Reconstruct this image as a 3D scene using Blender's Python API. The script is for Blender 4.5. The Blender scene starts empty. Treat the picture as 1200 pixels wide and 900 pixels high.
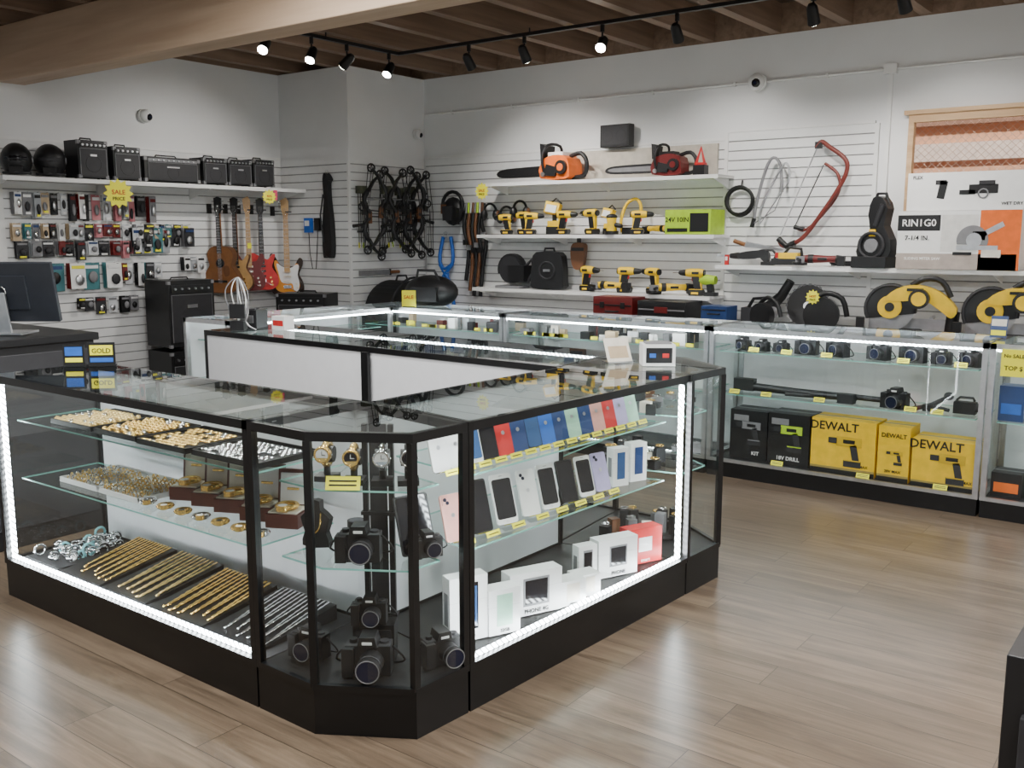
import bpy, bmesh, math, random
from mathutils import Matrix, Vector, Euler
random.seed(7)
D=math.radians
# ---------------------------------------------------------------- materials
MATS={}
def mk(name,col,rough=.5,metal=0.,var=.10,scale=18.,emit=0.,bump=0.):
    if name in MATS: return MATS[name]
    m=bpy.data.materials.new(name); m.use_nodes=True; nt=m.node_tree
    bs=nt.nodes['Principled BSDF']
    tc=nt.nodes.new('ShaderNodeTexCoord'); nz=nt.nodes.new('ShaderNodeTexNoise')
    nz.inputs['Scale'].default_value=scale; nz.inputs['Detail'].default_value=3
    nt.links.new(tc.outputs['Object'],nz.inputs['Vector'])
    cr=nt.nodes.new('ShaderNodeValToRGB')
    c=col
    cr.color_ramp.elements[0].position=.3; cr.color_ramp.elements[1].position=.7
    cr.color_ramp.elements[0].color=(c[0]*(1-var),c[1]*(1-var),c[2]*(1-var),1)
    cr.color_ramp.elements[1].color=(min(1,c[0]*(1+var)),min(1,c[1]*(1+var)),min(1,c[2]*(1+var)),1)
    nt.links.new(nz.outputs['Fac'],cr.inputs['Fac']); nt.links.new(cr.outputs['Color'],bs.inputs['Base Color'])
    bs.inputs['Roughness'].default_value=rough; bs.inputs['Metallic'].default_value=metal
    if emit:
        bs.inputs['Emission Color'].default_value=(*c,1); bs.inputs['Emission Strength'].default_value=emit
    if bump:
        bp=nt.nodes.new('ShaderNodeBump'); bp.inputs['Strength'].default_value=bump; bp.inputs['Distance'].default_value=.004
        nt.links.new(nz.outputs['Fac'],bp.inputs['Height']); nt.links.new(bp.outputs['Normal'],bs.inputs['Normal'])
    MATS[name]=m; return m
def glass(name,tint,base=.05,gain=.75,powr=4.,rough=.0):
    m=bpy.data.materials.new(name); m.use_nodes=True; nt=m.node_tree; nt.nodes.clear()
    out=nt.nodes.new('ShaderNodeOutputMaterial'); mx=nt.nodes.new('ShaderNodeMixShader')
    tr=nt.nodes.new('ShaderNodeBsdfTransparent'); gl=nt.nodes.new('ShaderNodeBsdfGlossy')
    tr.inputs[0].default_value=(*tint,1); gl.inputs['Roughness'].default_value=rough
    lw=nt.nodes.new('ShaderNodeLayerWeight'); lw.inputs['Blend'].default_value=.5
    p=nt.nodes.new('ShaderNodeMath'); p.operation='POWER'; p.inputs[1].default_value=powr
    q=nt.nodes.new('ShaderNodeMath'); q.operation='MULTIPLY_ADD'; q.inputs[1].default_value=gain; q.inputs[2].default_value=base
    nt.links.new(lw.outputs['Facing'],p.inputs[0]); nt.links.new(p.outputs[0],q.inputs[0])
    nt.links.new(q.outputs[0],mx.inputs[0]); nt.links.new(tr.outputs[0],mx.inputs[1]); nt.links.new(gl.outputs[0],mx.inputs[2])
    nt.links.new(mx.outputs[0],out.inputs[0]); return m
GLASS=glass('clear_glass',(.95,.98,.97))
GTOP=glass('counter_glass',(.84,.90,.88),base=.07,gain=.8,powr=3.)
GSH=glass('shelf_glass',(.88,.96,.94),base=.06,gain=.6,powr=3.)
GEDGE=mk('glass_edge',(.25,.55,.48),.2)
def ledmat():
    m=bpy.data.materials.new('led_strip_light'); m.use_nodes=True; nt=m.node_tree; nt.nodes.clear()
    out=nt.nodes.new('ShaderNodeOutputMaterial'); e=nt.nodes.new('ShaderNodeEmission'); e.inputs[0].default_value=(.90,.96,1,1)
    tc=nt.nodes.new('ShaderNodeTexCoord'); vm=nt.nodes.new('ShaderNodeVectorMath'); vm.operation='DOT_PRODUCT'; vm.inputs[1].default_value=(1,1,1)
    nt.links.new(tc.outputs['Object'],vm.inputs[0])
    s=nt.nodes.new('ShaderNodeMath'); s.operation='MULTIPLY'; s.inputs[1].default_value=2*math.pi/.028
    si=nt.nodes.new('ShaderNodeMath'); si.operation='SINE'
    ma=nt.nodes.new('ShaderNodeMath'); ma.operation='MULTIPLY_ADD'; ma.inputs[1].default_value=42; ma.inputs[2].default_value=44
    nt.links.new(vm.outputs['Value'],s.inputs[0]); nt.links.new(s.outputs[0],si.inputs[0]); nt.links.new(si.outputs[0],ma.inputs[0]); nt.links.new(ma.outputs[0],e.inputs[1])
    nt.links.new(e.outputs[0],out.inputs[0]); return m
LED=ledmat()
BLACK=mk('black_frame',(.004,.004,.0045),.35)
BLK=mk('black_plastic',(.008,.008,.009),.45)
DGR=mk('dark_grey',(.022,.022,.025),.6)
GRY=mk('grey',(.20,.20,.21),.5)
WHT=mk('white_paint',(.80,.80,.79),.45,var=.02)
WPAN=mk('white_panel',(.70,.71,.73),.35,var=.02)
SIL=mk('aluminium',(.62,.63,.65),.35,1.)
CHR=mk('chrome',(.8,.8,.82),.15,1.)
YEL=mk('tool_yellow',(.85,.55,.01),.45)
YTAG=mk('yellow_tag',(.90,.85,.03),.6,var=.03)
RED=mk('red',(.55,.02,.02),.4)
DRED=mk('dark_red',(.14,.012,.012),.4)
ORG=mk('orange',(.80,.15,.015),.45)
BLU=mk('blue',(.02,.12,.5),.5)
GRN=mk('lime_green',(.40,.62,.02),.5)
GOLD=mk('gold',(.95,.62,.20),.24,.8)
GLDM=mk('gold_matte',(.92,.66,.28),.30,.65)
WOOD=mk('wood_brown',(.22,.09,.03),.35,scale=30)
MAPLE=mk('maple',(.50,.30,.12),.35)
CREAM=mk('cream',(.75,.70,.60),.6)
BRN=mk('brown_leather',(.14,.055,.02),.5)
SCR=mk('screen_black',(.008,.008,.011),.08,var=0)
LENS=mk('lens_glass',(.01,.012,.03),.05,var=0)
PINK=mk('rose_gold',(.80,.42,.36),.3,.3)
NAVY=mk('navy',(.02,.05,.16),.3)
TEAL=mk('pale_green',(.35,.60,.45),.3)
LILAC=mk('lilac',(.45,.40,.65),.3)
TAN=mk('tan',(.5,.38,.24),.6)
def woodmat(name,c1,c2,axis,rough=.6,sc=14):
    m=bpy.data.materials.new(name); m.use_nodes=True; nt=m.node_tree; bs=nt.nodes['Principled BSDF']
    tc=nt.nodes.new('ShaderNodeTexCoord'); mp=nt.nodes.new('ShaderNodeMapping')
    s=[sc,sc,sc]; s[axis]=.7; mp.inputs['Scale'].default_value=s
    nz=nt.nodes.new('ShaderNodeTexNoise'); nz.inputs['Scale'].default_value=1.4; nz.inputs['Detail'].default_value=6; nz.inputs['Distortion'].default_value=.5
    cr=nt.nodes.new('ShaderNodeValToRGB'); cr.color_ramp.elements[0].position=.3; cr.color_ramp.elements[1].position=.72
    cr.color_ramp.elements[0].color=(*c1,1); cr.color_ramp.elements[1].color=(*c2,1)
    nt.links.new(tc.outputs['Object'],mp.inputs[0]); nt.links.new(mp.outputs[0],nz.inputs['Vector']); nt.links.new(nz.outputs['Fac'],cr.inputs[0])
    nt.links.new(cr.outputs[0],bs.inputs['Base Color']); bs.inputs['Roughness'].default_value=rough
    return m
BEAM=woodmat('beam_wood',(.44,.31,.21),(.56,.42,.30),0,sc=9)
JOIST=woodmat('joist_wood',(.18,.115,.075),(.29,.195,.135),1)
DECK=woodmat('deck_wood',(.08,.048,.032),(.13,.085,.057),0)
WFRAME=woodmat('window_wood',(.45,.28,.14),(.62,.42,.24),0)
def floormat():
    m=bpy.data.materials.new('oak_plank_floor'); m.use_nodes=True; nt=m.node_tree; bs=nt.nodes['Principled BSDF']; L=nt.links
    tc=nt.nodes.new('ShaderNodeTexCoord')
    br=nt.nodes.new('ShaderNodeTexBrick'); br.offset=.37; br.offset_frequency=2
    br.inputs['Scale'].default_value=1; br.inputs['Brick Width'].default_value=1.25; br.inputs['Row Height'].default_value=.185
    br.inputs['Mortar Size'].default_value=.0018; br.inputs['Mortar Smooth'].default_value=.3; br.inputs['Bias'].default_value=0
    br.inputs['Color1'].default_value=(0,0,0,1); br.inputs['Color2'].default_value=(1,1,1,1); br.inputs['Mortar'].default_value=(.5,.5,.5,1)
    L.new(tc.outputs['Object'],br.inputs['Vector'])
    mp=nt.nodes.new('ShaderNodeMapping'); mp.inputs['Scale'].default_value=(.9,11,1)
    ad=nt.nodes.new('ShaderNodeVectorMath'); ad.operation='ADD'
    sc=nt.nodes.new('ShaderNodeVectorMath'); sc.operation='SCALE'; sc.inputs['Scale'].default_value=7.3
    L.new(br.outputs['Color'],sc.inputs[0]); L.new(tc.outputs['Object'],ad.inputs[0]); L.new(sc.outputs[0],ad.inputs[1]); L.new(ad.outputs[0],mp.inputs[0])
    nz=nt.nodes.new('ShaderNodeTexNoise'); nz.inputs['Scale'].default_value=1.6; nz.inputs['Detail'].default_value=8; nz.inputs['Roughness'].default_value=.66; nz.inputs['Distortion'].default_value=1.0
    L.new(mp.outputs[0],nz.inputs['Vector'])
    cr=nt.nodes.new('ShaderNodeValToRGB'); e=cr.color_ramp.elements
    e[0].position=.27; e[0].color=(.060,.041,.026,1); e[1].position=.74; e[1].color=(.200,.150,.104,1)
    k=e.new(.5); k.color=(.128,.093,.063,1)
    L.new(nz.outputs['Fac'],cr.inputs[0])
    m1=nt.nodes.new('ShaderNodeMix'); m1.data_type='RGBA'; m1.blend_type='MULTIPLY'; m1.inputs[0].default_value=1
    vr=nt.nodes.new('ShaderNodeMapRange'); vr.inputs['To Min'].default_value=.86; vr.inputs['To Max'].default_value=1.14
    L.new(br.outputs['Color'],vr.inputs[0]); L.new(cr.outputs[0],m1.inputs[6]); L.new(vr.outputs[0],m1.inputs[7])
    m2=nt.nodes.new('ShaderNodeMix'); m2.data_type='RGBA'; L.new(br.outputs['Fac'],m2.inputs[0]); L.new(m1.outputs[2],m2.inputs[6]); m2.inputs[7].default_value=(.04,.028,.018,1)
    L.new(m2.outputs[2],bs.inputs['Base Color']); bs.inputs['Roughness'].default_value=.30
    bp=nt.nodes.new('ShaderNodeBump'); bp.inputs['Strength'].default_value=.18; bp.inputs['Distance'].default_value=.003; L.new(nz.outputs['Fac'],bp.inputs['Height']); L.new(bp.outputs[0],bs.inputs['Normal'])
    return m
FLOOR=floormat()
WALL=mk('wall_paint',(.78,.785,.785),.7,var=.02,scale=3,bump=.1)
SLAT=mk('slatwall_white',(.78,.785,.78),.5,var=.02)
GROOVE=mk('slat_groove',(.32,.32,.32),.7)
# ---------------------------------------------------------------- builder
def smooth(pts,k=4,closed=True):
    n=len(pts); out=[]
    rng=range(n) if closed else range(n-1)
    for i in rng:
        if closed: P=[pts[(i+j-1)%n] for j in range(4)]
        else: P=[pts[max(0,min(n-1,i+j-1))] for j in range(4)]
        for s in range(k):
            t=s/k
            out.append(tuple(.5*((2*P[1][d])+(-P[0][d]+P[2][d])*t+(2*P[0][d]-5*P[1][d]+4*P[2][d]-P[3][d])*t*t+(-P[0][d]+3*P[1][d]-3*P[2][d]+P[3][d])*t**3) for d in range(len(P[0]))))
    if not closed: out.append(tuple(pts[-1]))
    return out
class B:
    def __init__(s,name): s.name=name; s.v=[]; s.f=[]; s.m=[]; s.s=[]; s.mats=[]; s.M=Matrix()
    def add(s,vs,fs,mat,sm=False):
        if mat not in s.mats: s.mats.append(mat)
        mi=s.mats.index(mat); o=len(s.v)
        s.v+=[tuple(s.M@Vector(v)) for v in vs]
        for f in fs: s.f.append([o+i for i in f]); s.m.append(mi); s.s.append(sm)
    def box(s,c,d,mat,R=None):
        R=Euler([D(a) for a in R]).to_matrix() if R else None
        vs=[]
        for x in (-.5,.5):
            for y in (-.5,.5):
                for z in (-.5,.5):
                    p=Vector((x*d[0],y*d[1],z*d[2]))
                    if R: p=R@p
                    vs.append(p+Vector(c))
        s.add(vs,[(0,1,3,2),(4,6,7,5),(0,4,5,1),(2,3,7,6),(0,2,6,4),(1,5,7,3)],mat)
    def bb(s,x0,x1,y0,y1,z0,z1,mat): s.box(((x0+x1)/2,(y0+y1)/2,(z0+z1)/2),(abs(x1-x0),abs(y1-y0),abs(z1-z0)),mat)
    def quad(s,a,b,c,d,mat): s.add([a,b,c,d],[(0,1,2,3)],mat)
    def tube(s,pts,r,mat,n=6,closed=False):
        P=[Vector(p) for p in pts]; N=len(P); vs=[]; fs=[]
        rr=r if isinstance(r,(list,tuple)) else [r]*N
        up=None
        for i in range(N):
            if closed: t=P[(i+1)%N]-P[i-1]
            else: t=P[min(N-1,i+1)]-P[max(0,i-1)]
            t.normalize()
            if up is None:
                up=Vector((0,0,1)) if abs(t.z)<.9 else Vector((1,0,0))
            a=t.cross(up)
            if a.length<1e-4: a=t.cross(Vector((0,1,0)))
            a.normalize(); b=a.cross(t); b.normalize(); up=b
            for k in range(n):
                w=2*math.pi*k/n
                vs.append(P[i]+(a*math.cos(w)+b*math.sin(w))*rr[i])
        for i in range(N if closed else N-1):
            j=(i+1)%N
            for k in range(n):
                k2=(k+1)%n; fs.append((i*n+k,i*n+k2,j*n+k2,j*n+k))
        s.add(vs,fs,mat,True)
        if not closed:
            o=[list(range(n))[::-1],[ (N-1)*n+k for k in range(n)]]
            s.add(vs,o,mat,False)
    def cyl(s,a,b,r,mat,r2=None,n=14): s.tube([a,b],[r,r if r2 is None else r2],mat,n)
    def ell(s,c,r,mat,n=12,R=None,zmin=-1,zmax=1):
        R=Euler([D(a) for a in R]).to_matrix() if R else None
        vs=[]; fs=[]; m=n//2+1
        a0=math.asin(zmin); a1=math.asin(zmax)
        for i in range(m+1):
            la=a0+(a1-a0)*i/m
            for k in range(n):
                w=2*math.pi*k/n
                p=Vector((r[0]*math.cos(la)*math.cos(w),r[1]*math.cos(la)*math.sin(w),r[2]*math.sin(la)))
                if R: p=R@p
                vs.append(p+Vector(c))
        for i in range(m):
            for k in range(n):
                k2=(k+1)%n; fs.append((i*n+k,i*n+k2,(i+1)*n+k2,(i+1)*n+k))
        s.add(vs,fs,mat,True)
        if zmin>-1: s.add(vs[:n],[list(range(n))[::-1]],mat)
        if zmax<1: s.add(vs[-n:],[list(range(n))],mat)
    def prism(s,pts,t0,t1,mat,pl='xz'):
        n=len(pts)
        f={'xz':lambda p,t:(p[0],t,p[1]),'xy':lambda p,t:(p[0],p[1],t),'yz':lambda p,t:(t,p[0],p[1])}[pl]
        vs=[f(p,t0) for p in pts]+[f(p,t1) for p in pts]
        fs=[list(range(n)),list(range(n,2*n))[::-1]]+[(i,(i+1)%n,n+(i+1)%n,n+i) for i in range(n)]
        s.add(vs,fs,mat)
    def ring(s,c,R,r,mat,axis='z',n=16,k=6,a0=0,a1=360):
        cl=(a1-a0)>=360; N=n if cl else n+1
        pts=[]
        for i in range(N):
            w=D(a0+(a1-a0)*i/n); x,y=R*math.cos(w),R*math.sin(w)
            pts.append({'z':(c[0]+x,c[1]+y,c[2]),'y':(c[0]+x,c[1],c[2]+y),'x':(c[0],c[1]+x,c[2]+y)}[axis])
        s.tube(pts,r,mat,k,cl)
    def done(s,loc=(0,0,0),rz=0,sc=1,bev=0,rot=None):
        me=bpy.data.meshes.new(s.name); me.from_pydata(s.v,[],s.f)
        for m in s.mats: me.materials.append(m)
        for i,p in enumerate(me.polygons): p.material_index=s.m[i]; p.use_smooth=s.s[i]
        bm=bmesh.new(); bm.from_mesh(me); bmesh.ops.recalc_face_normals(bm,faces=bm.faces); bm.to_mesh(me); bm.free()
        o=bpy.data.objects.new(s.name,me); bpy.context.collection.objects.link(o)
        o.location=loc; o.rotation_euler=[D(a) for a in rot] if rot else (0,0,D(rz)); o.scale=(sc,)*3 if not isinstance(sc,tuple) else sc
        if bev:
            b=o.modifiers.new('bevel','BEVEL'); b.width=bev; b.segments=2; b.limit_method='ANGLE'
        return o
def txt(parent,body,loc,size,mat,rot=(90,0,0),ext=.0006,al='CENTER'):
    c=bpy.data.curves.new('printed_text','FONT'); c.body=body; c.size=size; c.align_x=al; c.extrude=ext; c.materials.append(mat); c.resolution_u=2
    c.offset=size*.015
    o=bpy.data.objects.new('printed_text',c); bpy.context.collection.objects.link(o); o.parent=parent
    o.location=loc; o.rotation_euler=[D(a) for a in rot]; return o
# ---------------------------------------------------------------- room
X0,X1,Y0,Y1=-7.76,3.2,-3.0,7.55
def simple(name,*boxes,mat=WALL):
    b=B(name)
    for q in boxes: b.bb(*q,mat)
    return b.done()
simple('floor',(X0-.15,X1+.15,Y0-.15,Y1+.15,-.12,0),mat=FLOOR)
simple('ground_outside',(-20,20,Y1+.15,30,-.3,-.05),mat=mk('asphalt',(.3,.29,.28),.9))
WX0,WX1,WZ0,WZ1=-2.03,-.55,1.40,2.46
simple('wall_back',(X0-.15,WX0,Y1,Y1+.15,0,3.15),(WX1,X1+.15,Y1,Y1+.15,0,3.15),(WX0,WX1,Y1,Y1+.15,0,WZ0),(WX0,WX1,Y1,Y1+.15,WZ1,3.15))
simple('wall_left',(X0-.15,X0,3.45,Y1,0,3.15),(X0-.15,X0,Y0,2.0,0,3.15),(X0-.15,X0,2.0,3.45,0,1.6),(X0-.15,X0,2.0,3.45,2.5,3.15))
simple('wall_column',(X0,-6.79,6.49,Y1,0,3.15))
simple('wall_right',(X1,X1+.15,Y0,Y1,0,3.15))
simple('wall_front',(X0,-6.2,Y0-.15,Y0,0,3.15),(2.4,X1,Y0-.15,Y0,0,3.15),(-6.2,2.4,Y0-.15,Y0,0,.3),(-6.2,2.4,Y0-.15,Y0,2.7,3.15))
b=B('ceiling'); b.bb(X0-.15,X1+.15,Y0-.15,Y1+.15,3.38,3.44,DECK); b.done()
b=B('ceiling_joists')
x=X0+.15
while x<X1:
    b.bb(x,x+.085,Y0,Y1-.001,3.16,3.379,JOIST); x+=.56
b.bb(X0-.15,X1+.15,Y1,Y1+.15,3.151,3.379,JOIST); b.bb(X0-.15,X0,Y0,Y1,3.151,3.379,JOIST); b.bb(X1,X1+.15,Y0,Y1,3.151,3.379,JOIST); b.bb(X0,X1,Y0-.15,Y0,3.151,3.379,JOIST)
b.done()
b=B('ceiling_beam'); b.bb(X0+.002,X1-.002,3.76,3.97,2.757,3.158,BEAM); b.done(bev=.008)
b=B('window_1')
fr=.055
b.bb(WX0,WX1,Y1-.04,Y1+.02,WZ1-fr,WZ1,WFRAME); b.bb(WX0,WX0+fr*.7,Y1-.04,Y1+.02,WZ0,WZ1-fr,WFRAME); b.bb(WX1-fr,WX1,Y1-.04,Y1+.02,WZ0,WZ1-fr,WFRAME); b.bb(WX0,WX1,Y1-.04,Y1+.02,WZ0,WZ0+fr,WFRAME)
b.quad((WX0,Y1+.03,WZ0),(WX1,Y1+.03,WZ0),(WX1,Y1+.03,WZ1),(WX0,Y1+.03,WZ1),GLASS)
MESH=mk('security_mesh',(.75,.52,.42),.6)
k=WX0-1.1
while k<WX1:
    for sgn in (1,-1):
        xa=k; xb=k+1.1
        za,zb=(WZ0,WZ1) if sgn>0 else (WZ1,WZ0)
        def at(x): return za+(zb-za)*(x-xa)/(xb-xa)
        ca,cb=max(xa,WX0),min(xb,WX1)
        if cb>ca+.01: b.tube([(ca,Y1+.13,at(ca)),(cb,Y1+.13,at(cb))],.0018,MESH,4)
    k+=.055
b.done()
b=B('trim_1'); b.bb(WX0-.03,WX1+.03,Y1-.06,Y1-.001,WZ1,WZ1+.03,WFRAME); b.bb(WX0-.03,WX1+.03,Y1-.05,Y1-.001,WZ0-.03,WZ0,WFRAME); b.done()
b=B('window_2'); b.bb(X0-.05,X0+.03,3.38,3.45,1.6,2.5,WHT); b.bb(X0-.05,X0+.03,2.0,2.07,1.6,2.5,WHT); b.bb(X0-.05,X0+.03,2.07,3.38,2.43,2.5,WHT); b.bb(X0-.05,X0+.03,2.07,3.38,1.6,1.67,WHT)
b.quad((X0-.02,2.07,1.67),(X0-.02,3.38,1.67),(X0-.02,3.38,2.43),(X0-.02,2.07,2.43),GLASS); b.done()
b=B('window_3')
for i in range(5):
    x=-6.2+8.55*i/4; b.bb(x,x+.05,Y0-.1,Y0-.04,.3,2.7,BLACK)
b.quad((-6.2,Y0-.07,.3),(2.4,Y0-.07,.3),(2.4,Y0-.07,2.7),(-6.2,Y0-.07,2.7),GLASS); b.done()
b=B('neighbour_building'); PB=mk('pink_stucco',(.80,.44,.28),.9); b.bb(-8,6,11,11.3,-.05,6,PB)
b.bb(-8,6,10.9,11,2.72,2.86,mk('fascia',(.42,.24,.17),.8)); b.bb(-8,6,10.93,11,2.36,2.54,mk('shutter',(.90,.74,.66),.7)); b.done()
def slat(name,p0,p1,nrm,z0,z1,pitch=.0762):
    b=B(name); p0=Vector(p0);p1=Vector(p1);n=Vector(nrm); d=(p1-p0)
    def slab(za,zb,t0,t1,mat):
        q=[p0+n*t0,p1+n*t0,p1+n*t1,p0+n*t1]
        b.prism([tuple(v) for v in q],za,zb,mat,'xy')
    slab(z0,z1,.002,.012,GROOVE)
    z=z1
    while z>z0+.02:
        zb=max(z0,z-pitch+.010); slab(zb,z,.012,.022,SLAT); z-=pitch
    return b.done()
slat('slatwall_panel',(X0,3.72),(X0,6.49),(1,0),.1,2.33)
slat('slatwall_panel',(X0+.024,6.49),(-6.79,6.49),(0,-1),.1,2.33)
slat('slatwall_panel',(-6.79,6.47),(-6.79,7.525),(1,0),.1,2.33)
slat('slatwall_panel',(-6.76,Y1),(-3.47,Y1),(0,-1),.1,2.36)
slat('slatwall_panel',(-3.44,Y1),(-2.27,Y1),(0,-1),.1,2.42)
slat('slatwall_panel',(-2.24,Y1),(.6,Y1),(0,-1),.1,1.34)
b=B('trim_2')
for x in (-3.47,-2.27): b.bb(x,x+.03,Y1-.028,Y1-.001,.1,2.42,WHT)
b.bb(-6.76,-3.47,Y1-.028,Y1-.001,2.361,2.385,WHT); b.bb(-3.44,-2.27,Y1-.028,Y1-.001,2.421,2.44,WHT); b.done()
b=B('trim_3'); b.bb(X0+.001,X0+.03,3.62,3.718,0,2.36,WHT); b.bb(X0+.001,X0+.028,3.72,6.46,2.331,2.355,WHT); b.done()
b=B('trim_4'); b.bb(-6.789,-6.765,6.46,6.485,0,2.34,WHT); b.done()
b=B('baseboard_back'); b.bb(-6.7,X1,Y1-.02,Y1-.001,0,.095,WHT); b.done()
b=B('baseboard_left'); b.bb(X0+.001,X0+.02,-3,6.46,0,.095,WHT); b.done()
b=B('backing_board'); b.bb(-4.95,-3.52,7.49,7.52,2.09,2.34,mk('beige_board',(.50,.46,.39),.6)); b.done()
def shelf(x0,x1,z,d=.30,name='wall_shelf'):
    b=B(name); y=Y1-.023
    b.bb(x0,x1,y-d,y,z-.022,z,WHT); b.bb(x0,x1,y-d-.008,y-d,z-.03,z+.001,WHT)
    n=max(2,int((x1-x0)/.8)+1)
    for i in range(n):
        x=x0+.05+(x1-x0-.1)*i/(n-1)
        b.prism([(y,z-.022),(y-d+.03,z-.022),(y-d+.03,z-.035),(y,z-.1)],x-.004,x+.004,WHT,'yz')
    return b.done()
SZ1,SZ2,SZ3,SZL=2.075,1.60,1.10,1.36
shelf(-5.75,-3.38,SZ1); shelf(-5.84,-3.40,SZ2); shelf(-5.90,-3.42,SZ3); shelf(-3.36,-.3,SZL,.34)
shelf(-5.9,0.2,.88,.55,'wall_shelf')
b=B('wall_shelf'); zL=2.035
b.bb(X0+.023,-7.37,3.55,6.455,zL-.022,zL,WHT); b.bb(-7.37,-7.36,3.55,6.455,zL-.032,zL+.001,WHT)
for y in (3.6,4.5,5.4,6.4): b.prism([(X0+.023,zL-.022),(-7.42,zL-.022),(-7.42,zL-.035),(X0+.023,zL-.12)],y-.004,y+.004,WHT,'xz')
b.done()
# ---------------------------------------------------------------- showcases
def inset(pts,d):
    n=len(pts); out=[]
    for i in range(n):
        a,b_,c=Vector(pts[i-1]),Vector(pts[i]),Vector(pts[(i+1)%n])
        d1=(b_-a).normalized(); d2=(c-b_).normalized()
        n1=Vector((-d1.y,d1.x)); n2=Vector((-d2.y,d2.x))
        k=1+n1.dot(n2); out.append(tuple(b_+(n1+n2)*d/k))
    return out
def bar(b,p,q,z,w,h,mat,off=0):
    p=Vector(p);q=Vector(q); d=(q-p).normalized(); n=Vector((-d.y,d.x))
    a=p+n*off; c=q+n*off
    b.prism([tuple(a),tuple(c),tuple(c+n*w),tuple(a+n*w)],z,z+h,mat,'xy')
def showcase(pts,kinds,posts,fm,shelves=(),led=(),ledv=(),kick=.15,deckmat=BLK,shin=.07,H=1.0,name='glass_display_counter',topled=(),w=.024,leds=()):
    b=B(name); n=len(pts)
    b.prism(inset(pts,.004),0,kick,BLACK,'xy'); b.prism(inset(pts,.003),kick,kick+.012,deckmat,'xy')
    zb=kick+.012
    for i in range(n):
        p,q=pts[i],pts[(i+1)%n]
        if kinds[i]!='n':
            bar(b,p,q,zb-.012,.02,.022,fm,off=-.001); 
        bar(b,p,q,H-.03,w,.03,fm,off=0)
        if kinds[i]=='g':
            a,c=inset(pts,.008)[i],inset(pts,.008)[(i+1)%n]
            b.quad((*a,zb),(*c,zb),(*c,H-.02),(*a,H-.02),GLASS)
        if kinds[i]=='w':
            bar(b,p,q,zb,.008,H-.03-zb,WPAN,off=.006)
        d=(Vector(q)-Vector(p)).normalized(); pp=Vector(p)+d*.03; qq=Vector(q)-d*.03
        if i in led: bar(b,tuple(pp),tuple(qq),zb+.012,.006,.017,LED,off=.022)
        if i in topled: bar(b,tuple(pp),tuple(qq),H-.045,.008,.012,LED,off=.026)
    ins=inset(pts,w*.5)
    for i in posts:
        c=ins[i]
        d=(Vector(pts[(i+1)%n])-Vector(pts[i])).normalized(); ang=math.degrees(math.atan2(d.y,d.x))
        b.box((c[0],c[1],(zb+H-.03)/2),(w,w,H-.03-zb),fm,R=(0,0,ang))
    for (i,t) in ledv:
        p,q=Vector(pts[i]),Vector(pts[(i+1)%n]); d=(q-p).normalized(); nn=Vector((-d.y,d.x)); c=p.lerp(q,t)+nn*.03
        b.box((c.x,c.y,(zb+H-.05)/2+.01),(.017,.017,H-.06-zb),LED,R=(0,0,math.degrees(math.atan2(d.y,d.x))))
    tp=inset(pts,.003)
    b.add([(*p,H+.001) for p in tp],[list(range(n))],GTOP)
    for z in shelves:
        sp=inset(pts,shin)
        b.add([(*p,z) for p in sp],[list(range(n))],GSH)
        for i in range(n): bar(b,sp[i],sp[(i+1)%n],z-.007,.002,.006,GEDGE)
    return b.done()
P0=(-2.55,1.95);P1=(-2.26,1.945);P2=(-1.97,2.12);P3=(-1.95,2.36);P4=(-2.49,2.45);P5=(-2.55,2.45)
G=(-1.86,3.78);F=(-1.84,4.08);Hh=(-2.15,4.30);I2=(-2.46,3.64);J=(-2.52,4.30)
SH=(.80,.54)
showcase([(-4.30,1.95),P0,P5,(-4.30,2.45)],'gnwg',[0,1,3],BLACK,SH,led=(0,),ledv=((0,.02),),deckmat=mk('grey_felt',(.05,.05,.055),.9))
showcase([(-2.549,1.95),P1,P2,P3,P4,(-2.549,2.45)],'gggnwn',[0,1,2,3],BLACK,SH)
showcase([(-1.949,2.362),G,I2,(-2.489,2.452)],'gnwn',[0,2,3],BLACK,SH,led=(0,),ledv=((0,.975),(0,.018)))
showcase([(-1.859,3.782),F,Hh,J,(-2.459,3.642)],'gggnn',[0,1,2],BLACK,SH)
showcase([(-2.465,3.64),(-2.522,4.30),(-5.2,4.35),(-5.25,3.72)],'nggw',[1,2,3,0],BLACK,SH,topled=(1,))
b=B('counter_door_divider'); b.bb(-3.76,-3.71,3.645,3.668,.16,.975,BLACK); b.done()
def silver(x0,x1,y0=5.88,y1=6.40,**k):
    return showcase([(x0,y0),(x1,y0),(x1,y1),(x0,y1)],k.pop('kinds','ggwg'),[0,1,2,3],SIL,(.84,.555),kick=.10,H=1.0,w=.03,shin=.05,**k)
silver(-2.775,-1.085,led=(),topled=(0,)); silver(-1.075,.7,topled=(0,))
silver(-4.50,-2.785,topled=(0,)); silver(-6.10,-4.51,topled=(0,))
showcase([(-6.17,4.2),(-5.65,4.2),(-5.65,5.86),(-6.17,5.86)],'ggnw',[0,1,2,3],SIL,(.84,.555),kick=.10,w=.03,topled=(1,))
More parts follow.
